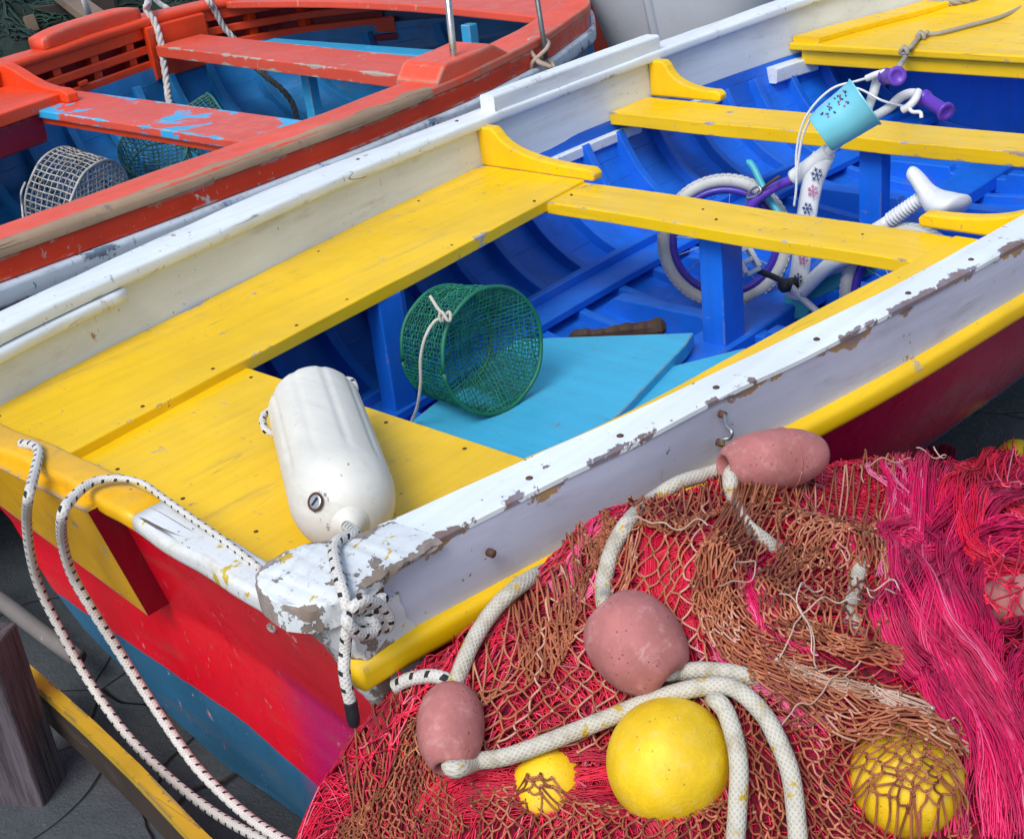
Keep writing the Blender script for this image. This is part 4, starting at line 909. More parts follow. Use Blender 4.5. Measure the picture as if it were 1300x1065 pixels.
MB().prism([(3.06, rn_in(3.06)+.05-.10*u, z) for u, z in ((0, .10), (0, .14), (.3, .18), (1, .235), (1, .10))], (.06, 0, 0)).build('knee', m_red, rboat, bevel=.006)
xs_ = np.linspace(4.06, 5.02, 16)
MB().loops([[(x, rn_in(x)-.03+(rf_in(x)-rn_in(x)+.03)*u, ZR-.012+.03*math.sin(u*3.14)) for u in np.linspace(0, 1, 9)]+[(x, rn_in(x)-.03+(rf_in(x)-rn_in(x)+.03)*u, ZR-.045+.03*math.sin(u*3.14)) for u in np.linspace(1, 0, 9)] for x in xs_]).build('foredeck', m_redthw, rboat, bevel=.006)
for y, x, w in ((2.02, 4.02, .05), (1.60, 4.25, .05), (2.62, 3.62, .05)):
    MB().box((x, y-w, -.42), (x+.05, y, .17 if x > 4 else .05)).build('post', m_cyan if y > 1.7 else m_rrib, rboat, bevel=.004)
MB().box((2.70, 1.88, -.42), (2.75, 1.95, .04)).build('post', m_rrib, rboat, bevel=.004)
# thole pin and ropes
pb_ = P(576, 72, .272); m_pin2 = plain('bright_steel_pin', (.50, .48, .46), .25, .2, .1, 40, .3, .9, (.2, .12, .08))
pn = tube('thole_pin', [pb_-[0, 0, .05], pb_, pb_+np.array([0, 0, .225])+RB*.006], .012, m_pin2, None, 14); tag(pn, 'shiny steel thole pin standing on the red boat gunwale', 'thole pin', 'thole pins')
m_laid = plain('white_laid_rope', (.50, .50, .50), .8, .25, .6, 60, .35, 0, (.25, .24, .22)); m_dlaid = plain('dark_laid_rope', (.13, .12, .11), .85, .3, .6, 60, .4)
y0 = rf_in(3.5)
k = [P(165, -8, .10)+[.35, .35, 0], P(181, 7, ZR+.05)+[.10, .10, 0], P(186, 12, ZR+.035), P(196, 28, ZR-.02), PY(203, 50, y0-.03), PY(208, 80, y0-.06), PY(212, 108, y0-.10), PY(214, 125, y0-.16), PY(220, 150, y0-.3)]
t = laid_rope('twisted_rope', k, .017, m_laid); tag(t, 'white twisted rope hanging over the red plate of the far red gunwale', 'rope', 'twisted ropes in the red boat')
y0 = rf_in(3.95)
k = [P(252, -25, .20)+[.3, .3, 0], P(264, -4, ZR+.02), PY(272, 12, y0-.02), PY(283, 33, y0-.03), PY(297, 50, y0-.05), PY(312, 70, y0-.06)]
t = laid_rope('twisted_rope', k, .016, m_laid); tag(t, 'white twisted rope dropping behind the upper red thwart', 'rope', 'twisted ropes in the red boat')
k = [PY(316, 76, y0-.20), PY(326, 87, y0-.30), PY(340, 99, y0-.40), PY(357, 113, y0-.48), PY(371, 131, y0-.50), PY(377, 152, y0-.50), PY(380, 175, y0-.55)]
t = laid_rope('twisted_rope', k, .0145, m_dlaid); tag(t, 'dark twisted rope below the upper red thwart', 'rope', 'twisted ropes in the red boat')  # this length is coloured darker than the white ropes above
# traps in the red boat
m_wnet = strand_mat('bleached_trap_wire', [(0, (.26, .27, .26)), (1, (.52, .53, .50))], .7)
m_dnet = strand_mat('dull_green_trap_wire', [(0, (.02, .10, .085)), (1, (.06, .22, .18))], .6)
m_wring = plain('bleached_hoop', (.42, .42, .38), .7, .3, .3, 40, .4); m_dring = plain('dull_green_hoop', (.03, .16, .13), .6, .3, .3, 40, .4)
trap(P(100, 255, -.25), (-.3, .9, .25), .20, .19, 'bleached grey wire fish trap on the floor of the red boat', m_wnet, m_wring, 'wire mesh fish traps', .025, wire=.0028, funnel=False,
     cord=[P(32, 232, -.12), P(27, 245, -.14), P(28, 262, -.2), P(30, 285, -.24)])
trap(P(200, 203, -.26), (-.45, -.55, .75), .18, .145, 'dull green open fish trap below the lower red thwart', m_dnet, m_dring, 'wire mesh fish traps', .021, wire=.0021)
trap(P(263, 168, -.26), (.7, -.3, .3), .20, .145, 'dull green fish trap half hidden behind the lower red thwart', m_dnet, m_dring, 'wire mesh fish traps', .021, wire=.0021)
# ------------------------------------------------------------------ other boats and gear further off
def boat_hull(name, stem, d, length, width, ztop, zbot, mat, label, rimmat, flare=.5, blunt=.30, n=26):
    d = nrm([d[0], d[1], 0]); sd = np.array([-d[1], d[0], 0]); t = thing(name, (stem[0]+d[0]*length/2, stem[1]+d[1]*length/2, GZ), label, 'boat')
    rows = []
    for i in range(n):
        u = i/(n-1); s = u*length; w = width/2*(1-math.exp(-s/blunt))**.8; r = []
        for q in np.linspace(-1, 1, 25):
            a = abs(q); z = ztop-(ztop-zbot)*(1-a**2.2); ww = w*(a**.55 if a else 0)*(1 if q > 0 else -1)
            rk = (ztop-z)*.35*math.exp(-s/.4)
            r.append(np.array([stem[0], stem[1], 0])+d*(s+rk)+sd*ww+np.array([0, 0, z]))
        rows.append(r)
    MB().quadgrid(rows).build('hull', mat, t, smooth=True, sub=1)
    MB().quadgrid([[r[0]*(1-k)+r[-1]*k-np.array([0, 0, .05]) for k in np.linspace(0, 1, 5)] for r in rows]).build('deck', rimmat, t)
    ed = [r[0] for r in rows[::-1]]+[r[-1] for r in rows[1:]]
    tube('gunwale', ed, .022, rimmat, t, 8)
    tube('stem_ridge', [r for r in rows[0]][12:][::1], .020, mat, t, 8)
    return t
m_gel = plain('white_gelcoat', (.66, .72, .80), .32, .10, .03, 4, .25, 0, (.25, .28, .30))
sp_ = PY(820, 38, 1.62); boat_hull('dinghy', (sp_[0]-.08, sp_[1]), (1, .22), 2.3, 1.15, .55, -.40, m_gel, 'smooth white plastic dinghy behind the white boat gunwale', m_gel, blunt=.20)
m_rfar = paint('dull_red_hull', (.26, .030, .020), 'X', .2, ((.12, .04, .03), (.2, .1, .08)), .2, .01, .5)
boat_hull('fishing_boat', (5.55, 2.62), (1, .18), 4.2, 1.3, .45, -.5, m_rfar, 'dull red hull glimpsed between the red bow and the white dinghy', m_rfar, blunt=.12)['group'] = 'wooden fishing boats'
m_beam = paint('weathered_beam', (.16, .115, .08), 'X', .4, ((.22, .2, .18), (.06, .05, .04)), .3, .01, .8, .3, .5, .9, 8., .6)
m_darkw = paint('dark_timber', (.035, .028, .024), 'X', .4, ((.06, .05, .045), (.02, .018, .016)), .3, .01, .8, .3, .5, .9, 8., .6)
t = MB().obox(P(60, -22, .12), P(132, 32, .05), .13, .06).build('timber_beam', m_beam, None, bevel=.006); tag(t, 'pale brown beam slanting down behind the red gunwale', 'beam', 'timbers behind the red boat')
t = MB().obox(P(-40, 42, -.1), P(150, 18, -.1), .05, .22).build('timber_beam', m_darkw, None, bevel=.006); tag(t, 'dark timber lying level behind the red gunwale pad', 'beam', 'timbers behind the red boat')
t = MB().obox(P(32, 66, -.45), P(40, 30, -.02), .10, .07, (1, 0, 0)).build('timber_post', m_beam, None, bevel=.006); tag(t, 'short pale post end beside the dark green net heap', 'post', 'timbers behind the red boat')
t = tube('white_rod', [P(103, -12, .35), P(116, 27, .18)], .016, m_bw, None, 10); tag(t, 'thin white rod sloping behind the far red gunwale', 'rod')
# dark green nets heaped behind the red boat
m_dg = strand_mat('dark_green_twine', [(0, (.003, .018, .014)), (1, (.008, .05, .036))], .8); m_dgb = plain('dark_green_net', (.003, .018, .014), .9, .5, 1., 60, .4)
def net_heap(c, rx, ry, h, label):
    th = thing('green_net', (*c[:2], GZ), label, 'net', 'dark green nets behind the red boat'); G = []; r_ = random.Random(int(c[0]*100))
    ph = [r_.uniform(0, 6.3) for _ in range(6)]
    def sf(u, v):
        a = 2*math.pi*u; R_ = math.sin(v*math.pi/2); k = 1+.10*math.sin(3*a+ph[0])+.06*math.sin(7*a+ph[1]+v*4)+.03*math.sin(17*a+9*v+ph[2])
        return np.array([c[0]+rx*R_*k*math.cos(a), c[1]+ry*R_*k*math.sin(a), GZ+h*math.cos(v*math.pi/2)**.6*(1+.06*math.sin(5*a+ph[3])+.05*math.sin(11*v+ph[4]))])
    MB().quadgrid([[sf(u, v) for v in np.linspace(0, 1, 22)] for u in np.linspace(0, 1, 49)]).build('bundle', m_dgb, th, smooth=True)
    ln = []
    for k in range(420):
        u, v = r_.random(), r_.uniform(.1, 1); du, dv = r_.uniform(-.06, .06), r_.uniform(-.25, .25)
        ln.append(np.array([sf(u+du*s+.006*math.sin(9*s+k), min(1, abs(v+dv*s)))+np.array([r_.uniform(-.004, .004), r_.uniform(-.004, .004), .010+.012*math.sin(s*3.1)]) for s in np.linspace(0, 1, 9)]))
    bulk('twine', ln, .006, m_dg, th)
    return th
for (px, py), rx, ry, h, lb in (((20, 62), .55, .6, .72, 'dark green net heap at the left edge behind the red boat'), ((60, 12), 1.5, .9, .62, 'dark green net heap behind the slanting pale beam'), ((235, -6), 1.3, .7, .72, 'dark green net heap behind the middle of the red gunwale')):
    c = P(px, py, -.2); net_heap(c, rx, ry, h, lb)
t = rope('grey_rope', [P(190, -8, .12), P(203, 5, .10), P(214, 12, .08), P(224, 22, .0)], .015, m_laid); tag(t, 'grey rope end on the dark green nets behind the red gunwale', 'rope')
# ------------------------------------------------------------------ ground and the timber at the lower left
def ground_mat():
    b = NB('dark_stone_slabs'); co = b.co()
    wv = b.n('ShaderNodeVectorMath', operation='ADD'); b.L(co, wv.inputs[0]); ns = b.n('ShaderNodeTexNoise'); b.L(co, ns.inputs['Vector']); ns.inputs['Scale'].default_value = 2.2
    sc = b.n('ShaderNodeVectorMath', operation='SCALE'); b.L(ns.outputs['Color'], sc.inputs[0]); sc.inputs['Scale'].default_value = .35; b.L(sc.outputs[0], wv.inputs[1])
    d = b.voro(wv.outputs[0], 2.6, 'DISTANCE_TO_EDGE'); ck = b.mr(d, .0, .012, 1., 0.)
    big = b.noise(co, 1.4, 6, .6); mid = b.noise(co, 24, 8, .7); fi = b.noise(co, 120, 3, .6)
    c = b.mix(b.mr(big, .3, .7), (.035, .048, .060), (.085, .095, .105)); c = b.mix(b.mr(mid, .45, .7, 0, .5), c, (.03, .04, .05))
    c = b.mix(b.mr(fi, .66, .72, 0, .5), c, (.20, .20, .19)); c = b.mix(ck, c, (.012, .012, .014))
    h = b.math('SUBTRACT', b.math('ADD', b.math('MULTIPLY', mid, .6), b.math('MULTIPLY', fi, .25)), b.math('MULTIPLY', ck, 1.2))
    return b.fin(c, b.mr(mid, .3, .7, .55, .85), b.bump(h, .8, .015))
g = []
for x in np.linspace(-30, 50, 41): g.append([(x, y, GZ) for y in np.linspace(-30, 50, 41)])
g = MB().quadgrid(g).build('ground', ground_mat()); tag(g, kind='structure')
def rough_wood(name, a_, b_c, c_, sc):
    b = NB(name); co = b.co(); g1 = b.noise(b.mapv(co, sc), 1., 8, .7, .3); g2 = b.noise(b.mapv(co, tuple(q*2.6 for q in sc)), 1., 4, .6); bg_ = b.noise(co, 7, 5, .6); fi = b.noise(co, 150, 3, .6)
    c = b.mix(b.mr(g1, .36, .62), a_, b_c); c = b.mix(b.mr(bg_, .5, .7, 0, .22), c, c_); c = b.mix(b.mr(g2, .60, .68, 0, .7), c, mul(a_, .35))
    h = b.math('ADD', b.math('MULTIPLY', g1, .7), b.math('ADD', b.math('MULTIPLY', g2, .5), b.math('MULTIPLY', fi, .15)))
    return b.fin(c, .85, b.bump(h, .9, .008))
m_gpost = rough_wood('grey_purple_timber', (.035, .028, .036), (.105, .088, .110), (.15, .135, .15), (50, 50, 3))
m_dkb = paint('dark_brown_timber', (.035, .022, .016), 'Y', .4, ((.12, .08, .05), (.03, .02, .015)), .3, .01, .8, .3, .5, .9, 8., .6)
m_ystr = paint('old_yellow_paint', (.50, .32, .015), 'Y', .42, ((.12, .09, .05), (.2, .16, .08)), .5, .012, .6, .25, .7, .6, 8., .4)
m_pole = paint('grey_pole', (.20, .19, .19), 'Y', .35, ((.14, .12, .11), (.3, .28, .26)), .2, .012, .6, .3, .7, .6, 8., .3)
a, b_ = P(-2, 783, -.30), P(28, 985, -.30)
pt_ = thing('mooring_post', (*PX(30, 960, .70)[:2], GZ), 'weathered grey squared timber post at the lower left', 'post')
d0 = float(FB@(P(10, 785, -.22)-CAM)); top = onpix(-10, 783, d0); bot = onpix(24, 990, d0-.16); bot2 = top+(bot-top)*2.2
pc = P(-24, 806, -.30); MB().obox((pc[0], pc[1], GZ-.02), (pc[0], pc[1], -.30), .10, .10, nrm([-.85, -.5, 0])).build('timber', m_gpost, pt_, bevel=.006)
bd = thing('plank', (.85, .1, GZ), 'dark plank with a yellow painted edge beside the grey post', 'plank')
pl = [P(20, 828, -.50), P(60, 862, -.50), P(120, 915, -.50), P(180, 972, -.50), P(260, 1055, -.50), P(330, 1120, -.5)]
G = [[q, q+nrm([-.25, -.4, 0])*.030] for q in [p-np.array([0, 0, 0]) for p in pl]]
L = []
for q in pl:
    s = nrm([-.95, .30, 0]); L.append([q, q+s*.028, q+s*.028-[0, 0, .02], q-[0, 0, .02]])
MB().loops(L).build('painted_edge', m_ystr, bd)
L = [[q+[0, 0, -.021]+nrm([-.95, .30, 0])*.002, q+nrm([-.95, .30, 0])*.027-[0, 0, .021], q+nrm([-.95, .30, 0])*.02-[0, 0, .12], q-[0, 0, .12]] for q in pl]
MB().loops(L).build('board', m_dkb, bd)
po = tube('pole', smooth_path([P(-60, 722, -.54), P(0, 762, -.56), P(50, 800, -.58), P(100, 836, -.60)], 8), .021, m_pole, None, 14); tag(po, 'grey pole lying on the stone below the stern', 'pole')
# ------------------------------------------------------------------ the net heap beside the boat
SIL = [(400, 1010, -.70), (430, 966, -.715), (480, 892, -.745), (520, 858, -.765), (590, 818, -.81), (650, 764, -.84), (700, 708, -.86), (760, 660, -.885), (850, 634, -.915), (900, 622, -.93), (960, 606, -.95), (1040, 592, -.985), (1100, 584, -1.02), (1200, 588, -1.07), (1300, 580, -1.12)]
RG = np.array([PY(*q) for q in SIL]); RG = RG[np.argsort(RG[:, 0])]
RG = np.vstack([[RG[0, 0]-.35, -.62, GZ-.05], RG, [RG[-1, 0]+.5, -1.20, -.5], [RG[-1, 0]+1.2, -1.3, GZ-.1]])
yr = smf(list(RG[:, 0]), list(RG[:, 1]), .025); zr = smf(list(RG[:, 0]), list(RG[:, 2]), .02)
_hb = random.Random(5); HB = [(_hb.uniform(6, 26), _hb.uniform(0, 6.3), _hb.uniform(0, 6.3), _hb.uniform(.4, 1)) for _ in range(14)]
def bumps(x, y): return sum(a*math.sin(k*(x*math.cos(t)+y*math.sin(t))+p)*(9./k)*.007 for k, t, p, a in HB)
MND = []
SPH = []
def H(x, y, sph=True):
    x = float(x); y = float(y); zc, d = zr(x), yr(x)-y
    if d >= 0: z = zc-.07*d-.42*d*d
    else: z = zc-1.4*abs(d)-6*d*d
    z += bumps(x, y)*min(1, .25+max(0, d)*6)
    for mx, my, R0, wd, hh in MND: z += hh*math.exp(-((math.hypot(x-mx, y-my)-R0)/wd)**2)
    for sx, sy, sz, sr in (SPH if sph else []):
        q = sr*sr-(x-sx)**2-(y-sy)**2
        if q > 0: z = max(z, sz+math.sqrt(q)-.002)
    return max(z, GZ-.02)
def hit(px, py, lift=0.):
    v = ray(px, py); v = v/np.linalg.norm(v); t = .7; 
    while t < 5:
        q = CAM+v*t
        if q[2] < H(q[0], q[1])+lift: break
        t += .012
    lo_, hi_ = t-.012, t
    for _ in range(12):
        m = (lo_+hi_)/2; q = CAM+v*m
        if q[2] < H(q[0], q[1])+lift: hi_ = m
        else: lo_ = m
    return CAM+v*hi_
c1 = hit(1035, 745); MND.append((c1[0], c1[1], .135, .045, .035))
for px, py, h_ in ((805, 690, .02), (960, 640, .03), (1180, 640, .03), (1230, 820, .03), (640, 880, .012)):
    q = hit(px, py); MND.append((q[0], q[1], 0., .09, h_))
YF = []
for px, py, r, lf in ((850, 966, .082, .016), (1150, 990, .072, -.016), (1290, 585, .060, -.004), (700, 996, .050, -.034)):
    q = hit(px, py, lf); YF.append((q, r)); 
q = hit(850, 1050); MND.append((q[0], q[1], 0., .062, .055))
for q, r in YF[1:]: SPH.append((*q, r+.003))
m_nb = NB('net_mass'); co = m_nb.co()
cc = m_nb.mix(m_nb.mr(m_nb.noise(co, 22, 6, .6), .35, .65), (.16, .002, .02), (.52, .005, .06)); cc = m_nb.mix(m_nb.mr(m_nb.noise(co, 60, 4, .6), .5, .7), cc, (.05, .008, .01))
m_nb = m_nb.fin(cc, .8, m_nb.bump(m_nb.noise(co, 120, 5, .7), 1., .01))
net = thing('fishing_net', (1.55, -1.1, GZ), 'heap of crimson and magenta fishing net beside the white boat', 'net', 'fishing nets in the heap')
xs_, ys_ = np.linspace(.45, 3.3, 120), np.linspace(-1.95, -.60, 80)
MB().quadgrid([[(x, y, H(x, y, False)-.006) for y in ys_] for x in xs_]).build('net_mass', m_nb, net, smooth=True)
m_mag = strand_mat('magenta_twine', [(0, (.26, .003, .06)), (.4, (.60, .004, .09)), (.75, (.74, .008, .13)), (1, (.74, .16, .32))], .5)
m_cri = strand_mat('crimson_twine', [(0, (.30, .003, .03)), (.5, (.72, .005, .045)), (.85, (.80, .012, .07)), (1, (.70, .20, .28))], .5)
m_brn = strand_mat('brown_netting_twine', [(0, (.14, .035, .012)), (.5, (.34, .098, .042)), (.85, (.46, .17, .085)), (1, (.56, .33, .25))], .75)
m_pal = strand_mat('pale_twine', [(0, (.34, .18, .12)), (.6, (.50, .34, .27)), (1, (.62, .52, .45))], .75)
rg = random.Random(11)
# short tangled strands covering the whole heap
lines, tints = [], []
for k in range(9000):
    px, py = rg.uniform(400, 1330), rg.uniform(570, 1120)
    x0 = rg.uniform(.6, 3.0); d_ = abs(rg.gauss(0, .32)); y0 = yr(x0)+.03-d_
    ang = 1.2*math.sin(x0*9+1)+1.5*math.sin(y0*7)+rg.gauss(0, .45); ln = rg.uniform(.05, .16); cv = rg.gauss(0, 5); am = rg.uniform(.001, .004); ph = rg.uniform(0, 6.3); lf = rg.uniform(.001, .008)
    pts = []; x, y, a = x0, y0, ang
    for s in range(8):
        pts.append((x, y, H(x, y, False)+lf+am*math.sin(s*1.3+ph))); x += math.cos(a)*ln/8; y += math.sin(a)*ln/8; a += cv*ln/8
    lines.append(np.array(pts)); tints.append(rg.random())
bulk('tangled_strands', lines, .0012, m_cri, net, 3, tints)
# long hanks
def hank(path_px, width, n, r, mat, name, parent, tl=(0, 1), lift=.012, thick=.016, K=40, wave=.006):
    P3 = np.array([hit(*q) for q in path_px]); sp = smooth_path(P3, 10); L = np.linspace(0, len(sp)-1, K); sp = np.stack([np.interp(L, np.arange(len(sp)), sp[:, i]) for i in range(3)], 1)
    t = np.gradient(sp, axis=0); t[:, 2] = 0; t /= np.linalg.norm(t, axis=1, keepdims=True); sd = np.stack([-t[:, 1], t[:, 0], 0*t[:, 0]], 1); ls, ts = [], []
    cl = [(rg.uniform(-1, 1), rg.uniform(0, 6.3), rg.uniform(.12, .32), rg.uniform(.2, 1), rg.uniform(-.5, .5)) for _ in range(max(6, n//14))]
    for k in range(n):
        c_ = rg.choice(cl); o = max(-1, min(1, c_[0]*.92+rg.gauss(0, .07))); z0 = math.sqrt(max(0, 1-o*o))*(.25+.75*c_[3])*rg.uniform(.6, 1); ph = c_[1]+rg.gauss(0, .35); f = c_[2]*rg.uniform(.95, 1.05); a0, a1 = rg.uniform(-.25, .34), rg.uniform(.68, 1.2)
        tw = c_[4]+rg.gauss(0, .05); out = []
        for i in np.linspace(max(0, a0)*(K-1), min(1, a1)*(K-1), K):
            b0 = int(min(K-2, i)); fr_ = i-b0; q = sp[b0]*(1-fr_)+sp[b0+1]*fr_; s_ = sd[b0]
            wd = width*(1+.22*math.sin(i*.21+2)+.12*math.sin(i*.5)); off = wd*(o+tw*.25*math.sin(i*.12))+wave*math.sin(i*f+ph)+.0012*math.sin(i*1.1+k)
            q = q+s_*off; out.append((q[0], q[1], H(q[0], q[1], False)+lift+thick*z0+.004*math.sin(i*f*1.3+ph*2)))
        ls.append(np.array(out)); ts.append(min(1, max(0, tl[0]+(tl[1]-tl[0])*(.5+.5*math.sin(o*7+ph*.15))*rg.uniform(.5, 1.2))))
    return bulk(name, ls, r, mat, parent, 3, ts)
hk = [([(1190, 575), (1158, 640), (1165, 700), (1190, 780), (1235, 860), (1280, 950), (1310, 1080)], .055, 260, m_mag, (.2, .9)),
      ([(1300, 590), (1240, 640), (1190, 720), (1165, 800), (1195, 870), (1235, 960), (1250, 1080)], .050, 260, m_mag, (.1, .8)),
      ([(1320, 690), (1250, 705), (1212, 760), (1225, 840), (1275, 920), (1330, 980)], .040, 200, m_mag, (.2, .85)),
      ([(1330, 560), (1270, 590), (1235, 650), (1250, 720), (1320, 740)], .040, 150, m_cri, (.3, .8)),
      ([(1130, 600), (1150, 650), (1160, 700), (1150, 740)], .030, 130, m_mag, (.7, 1.1)),
      ([(1340, 800), (1300, 870), (1310, 960), (1340, 1060)], .045, 150, m_mag, (.1, .7)),
      ([(1080, 582), (1150, 580), (1230, 578), (1320, 572)], .022, 90, m_cri, (.2, .8)),
      ([(930, 620), (1010, 630), (1060, 680), (1075, 740)], .035, 120, m_mag, (.3, 1.)),
      ([(985, 690), (960, 740), (985, 800), (1040, 830)], .030, 110, m_mag, (.3, 1.)),
      ([(760, 665), (740, 700), (730, 740), (715, 780)], .026, 90, m_mag, (.75, 1.1)),
      ([(870, 625), (840, 660), (850, 720), (890, 770), (900, 810)], .040, 150, m_cri, (.3, .9)),
      ([(905, 800), (935, 850), (985, 890), (1060, 930)], .020, 70, m_mag, (.8, 1.1)),
      ([(440, 985), (490, 910), (540, 860), (590, 830)], .022, 90, m_cri, (.1, .7)),
      ([(540, 1065), (580, 1010), (680, 985), (780, 1010), (860, 1060)], .05, 160, m_cri, (.1, .7)),
      ]
for i_, (pth, w_, n_, mt, tl) in enumerate(hk): hank(pth, w_, n_, .0013, mt, 'hank', net, tl, *((.010, .024, 56, .010) if i_ < 6 else (.002, .010, 40, .007)))
# brown netting draped over it
bnet = thing('fishing_net', (1.5, -1.05, GZ), 'brown knotted netting draped over the crimson nets', 'net', 'fishing nets in the heap')
def drape(ctrl, nu, nv, lift, r, mat, name, parent, jit=.10, knot=1.45, tl=(0, 1), sag=.002, skip=0., seed=1, zj=.0022):
    rr_ = random.Random(seed); C3 = np.array([[hit(*q) for q in row] for row in ctrl])
    rows = [smooth_path(rw, 16) for rw in C3]; rows = np.array(rows); grid = np.array([smooth_path(rows[:, j], 16) for j in range(rows.shape[1])])   # [u][v]
    U, V_ = grid.shape[:2]
    def at(u, v):
        a, b0 = min(max(u, 0), 1)*(U-1), min(max(v, 0), 1)*(V_-1); i, j = int(min(a, U-2)), int(min(b0, V_-2)); fa, fb = a-i, b0-j
        return grid[i, j]*(1-fa)*(1-fb)+grid[i+1, j]*fa*(1-fb)+grid[i, j+1]*(1-fa)*fb+grid[i+1, j+1]*fa*fb
    J = {}
    def node(u2, j):
        if (u2, j) not in J:
            w = 1+.0*j; fu, fv = (u2/2+rr_.gauss(0, jit))/nu, (j+rr_.gauss(0, jit))/nv
            fu += .022*math.sin(fv*9+seed)+.010*math.sin(fu*17+fv*5); fv += .018*math.sin(fu*8+seed*2)
            q = at(fu, fv); J[(u2, j)] = np.array([q[0], q[1], H(q[0], q[1])+lift+abs(rr_.gauss(0, zj))])
        return J[(u2, j)]
    ls, ts, kn = [], [], []
    for k in range(nu):
        for par in (0, 1):
            L = []
            for j in range(nv+1):                     # one twine runs on through its knots
                a = node(2*k+(j % 2) if par == 0 else 2*k+2-(j % 2), j); L.append(a)
                if j < nv:
                    b0 = node(2*k+((j+1) % 2) if par == 0 else 2*k+2-((j+1) % 2), j+1); L.append((a+b0)/2+np.array([rr_.gauss(0, sag), rr_.gauss(0, sag), -abs(rr_.gauss(0, sag))]))
            L = smooth_path(L, 3); L = np.array([(q[0], q[1], max(q[2], H(q[0], q[1])+.002)) for q in L])
            ls.append(L); ts.append(tl[0]+(tl[1]-tl[0])*rr_.random())
    for q in J.values():
        a = rr_.uniform(0, 6.3); dv = np.array([math.cos(a), math.sin(a), rr_.uniform(-.5, .5)])*r*1.1; kn.append(np.array([q-dv, q-dv*.4, q+dv*.4, q+dv]))
    return bulk(name, ls+kn, [r]*len(ls)+[r*knot]*len(kn), mat, parent, 5, ts+[tl[0]+(tl[1]-tl[0])*rr_.random() for _ in kn])
drape([[(700, 700), (760, 668), (830, 640), (905, 625)], [(640, 770), (730, 740), (820, 700), (900, 690)], [(600, 830), (690, 820), (800, 790), (890, 780)], [(555, 900), (670, 900), (790, 880), (900, 870)], [(520, 970), (640, 975), (780, 960), (900, 950)]], 14, 22, .015, .0016, m_brn, 'netting', bnet, tl=(.35, 1), seed=1)
drape([[(640, 765), (690, 712), (740, 675), (770, 658)], [(650, 790), (705, 740), (750, 700), (785, 672)], [(665, 830), (715, 770), (770, 720), (800, 690)]], 22, 14, .014, .0016, m_brn, 'netting', bnet, tl=(.1, .7), seed=2)
drape([[(470, 910), (530, 868), (590, 835)], [(440, 985), (510, 940), (570, 900)], [(430, 1060), (500, 1020), (560, 980)], [(440, 1100), (520, 1085), (600, 1060)]], 17, 24, .012, .0015, m_brn, 'netting', bnet, tl=(.0, .8), seed=3)
drape([[(800, 645), (880, 620), (945, 608), (1000, 604)], [(795, 665), (875, 645), (935, 635), (990, 625)], [(800, 690), (870, 670), (930, 665), (980, 650)]], 18, 16, .016, .0016, m_brn, 'netting', bnet, tl=(.1, .8), seed=4)
# bunched folds sweeping round the hollow
drape([[(1010, 596), (930, 650), (888, 720), (885, 790), (925, 850), (1010, 905), (1120, 945), (1230, 990)], [(1030, 625), (960, 665), (920, 730), (918, 790), (955, 840), (1030, 880), (1130, 915), (1240, 960)], [(1045, 655), (985, 690), (950, 740), (950, 790), (985, 825), (1050, 855), (1130, 880), (1230, 920)]], 26, 12, .017, .0016, m_brn, 'netting', bnet, tl=(.0, .9), sag=.0012, zj=.002, jit=.09, knot=1.3, seed=5)
drape([[(1000, 598), (925, 650), (884, 720), (880, 792), (925, 860), (1010, 915), (1120, 955), (1225, 1000)], [(1036, 640), (972, 680), (934, 735), (932, 790), (968, 836), (1040, 872), (1130, 902), (1235, 945)]], 24, 13, .024, .0016, m_brn, 'netting', bnet, tl=(.1, 1), sag=.0012, zj=.002, jit=.09, knot=1.3, seed=15)
drape([[(1060, 660), (1000, 690), (962, 740), (965, 790), (1000, 826), (1060, 850), (1140, 872)], [(1100, 690), (1050, 705), (1010, 745), (1012, 780), (1040, 806), (1085, 826), (1150, 840)]], 18, 11, .020, .0016, m_brn, 'netting', bnet, tl=(.0, .9), sag=.0014, zj=.002, jit=.10, knot=1.3, seed=16)
drape([[(985, 600), (1060, 585), (1130, 582), (1200, 580)], [(990, 640), (1050, 630), (1115, 625), (1150, 620)], [(985, 690), (1045, 680), (1100, 680), (1130, 690)], [(990, 740), (1050, 735), (1110, 740), (1135, 760)]], 15, 16, .018, .0016, m_brn, 'netting', bnet, tl=(.1, 1), jit=.15, seed=6)
drape([[(1000, 700), (1060, 690), (1120, 700), (1145, 740)], [(990, 760), (1050, 760), (1110, 770), (1150, 790)], [(1000, 820), (1060, 825), (1120, 835), (1150, 850)]], 16, 11, .014, .0016, m_brn, 'netting', bnet, tl=(.0, .9), sag=.002, zj=.003, jit=.12, knot=1.3, seed=7)
drape([[(910, 880), (1010, 905), (1120, 930), (1220, 960)], [(930, 950), (1010, 960), (1120, 975), (1225, 1000)], [(960, 1030), (1030, 1040), (1130, 1050), (1230, 1060)], [(980, 1110), (1060, 1110), (1150, 1110), (1240, 1110)]], 18, 18, .016, .0016, m_brn, 'netting', bnet, tl=(.0, .9), jit=.15, seed=8)
drape([[(600, 1005), (720, 1012), (850, 1020), (960, 1012)], [(600, 1045), (720, 1040), (850, 1040), (960, 1040)], [(600, 1110), (720, 1110), (850, 1110), (980, 1110)]], 20, 10, .012, .0016, m_brn, 'netting', bnet, tl=(.0, .9), seed=9)
drape([[(1240, 575), (1280, 570), (1330, 565)], [(1245, 600), (1285, 595), (1330, 590)], [(1260, 640), (1300, 640), (1340, 640)]], 7, 6, .03, .0014, m_cri, 'thin_netting', net, seed=10)
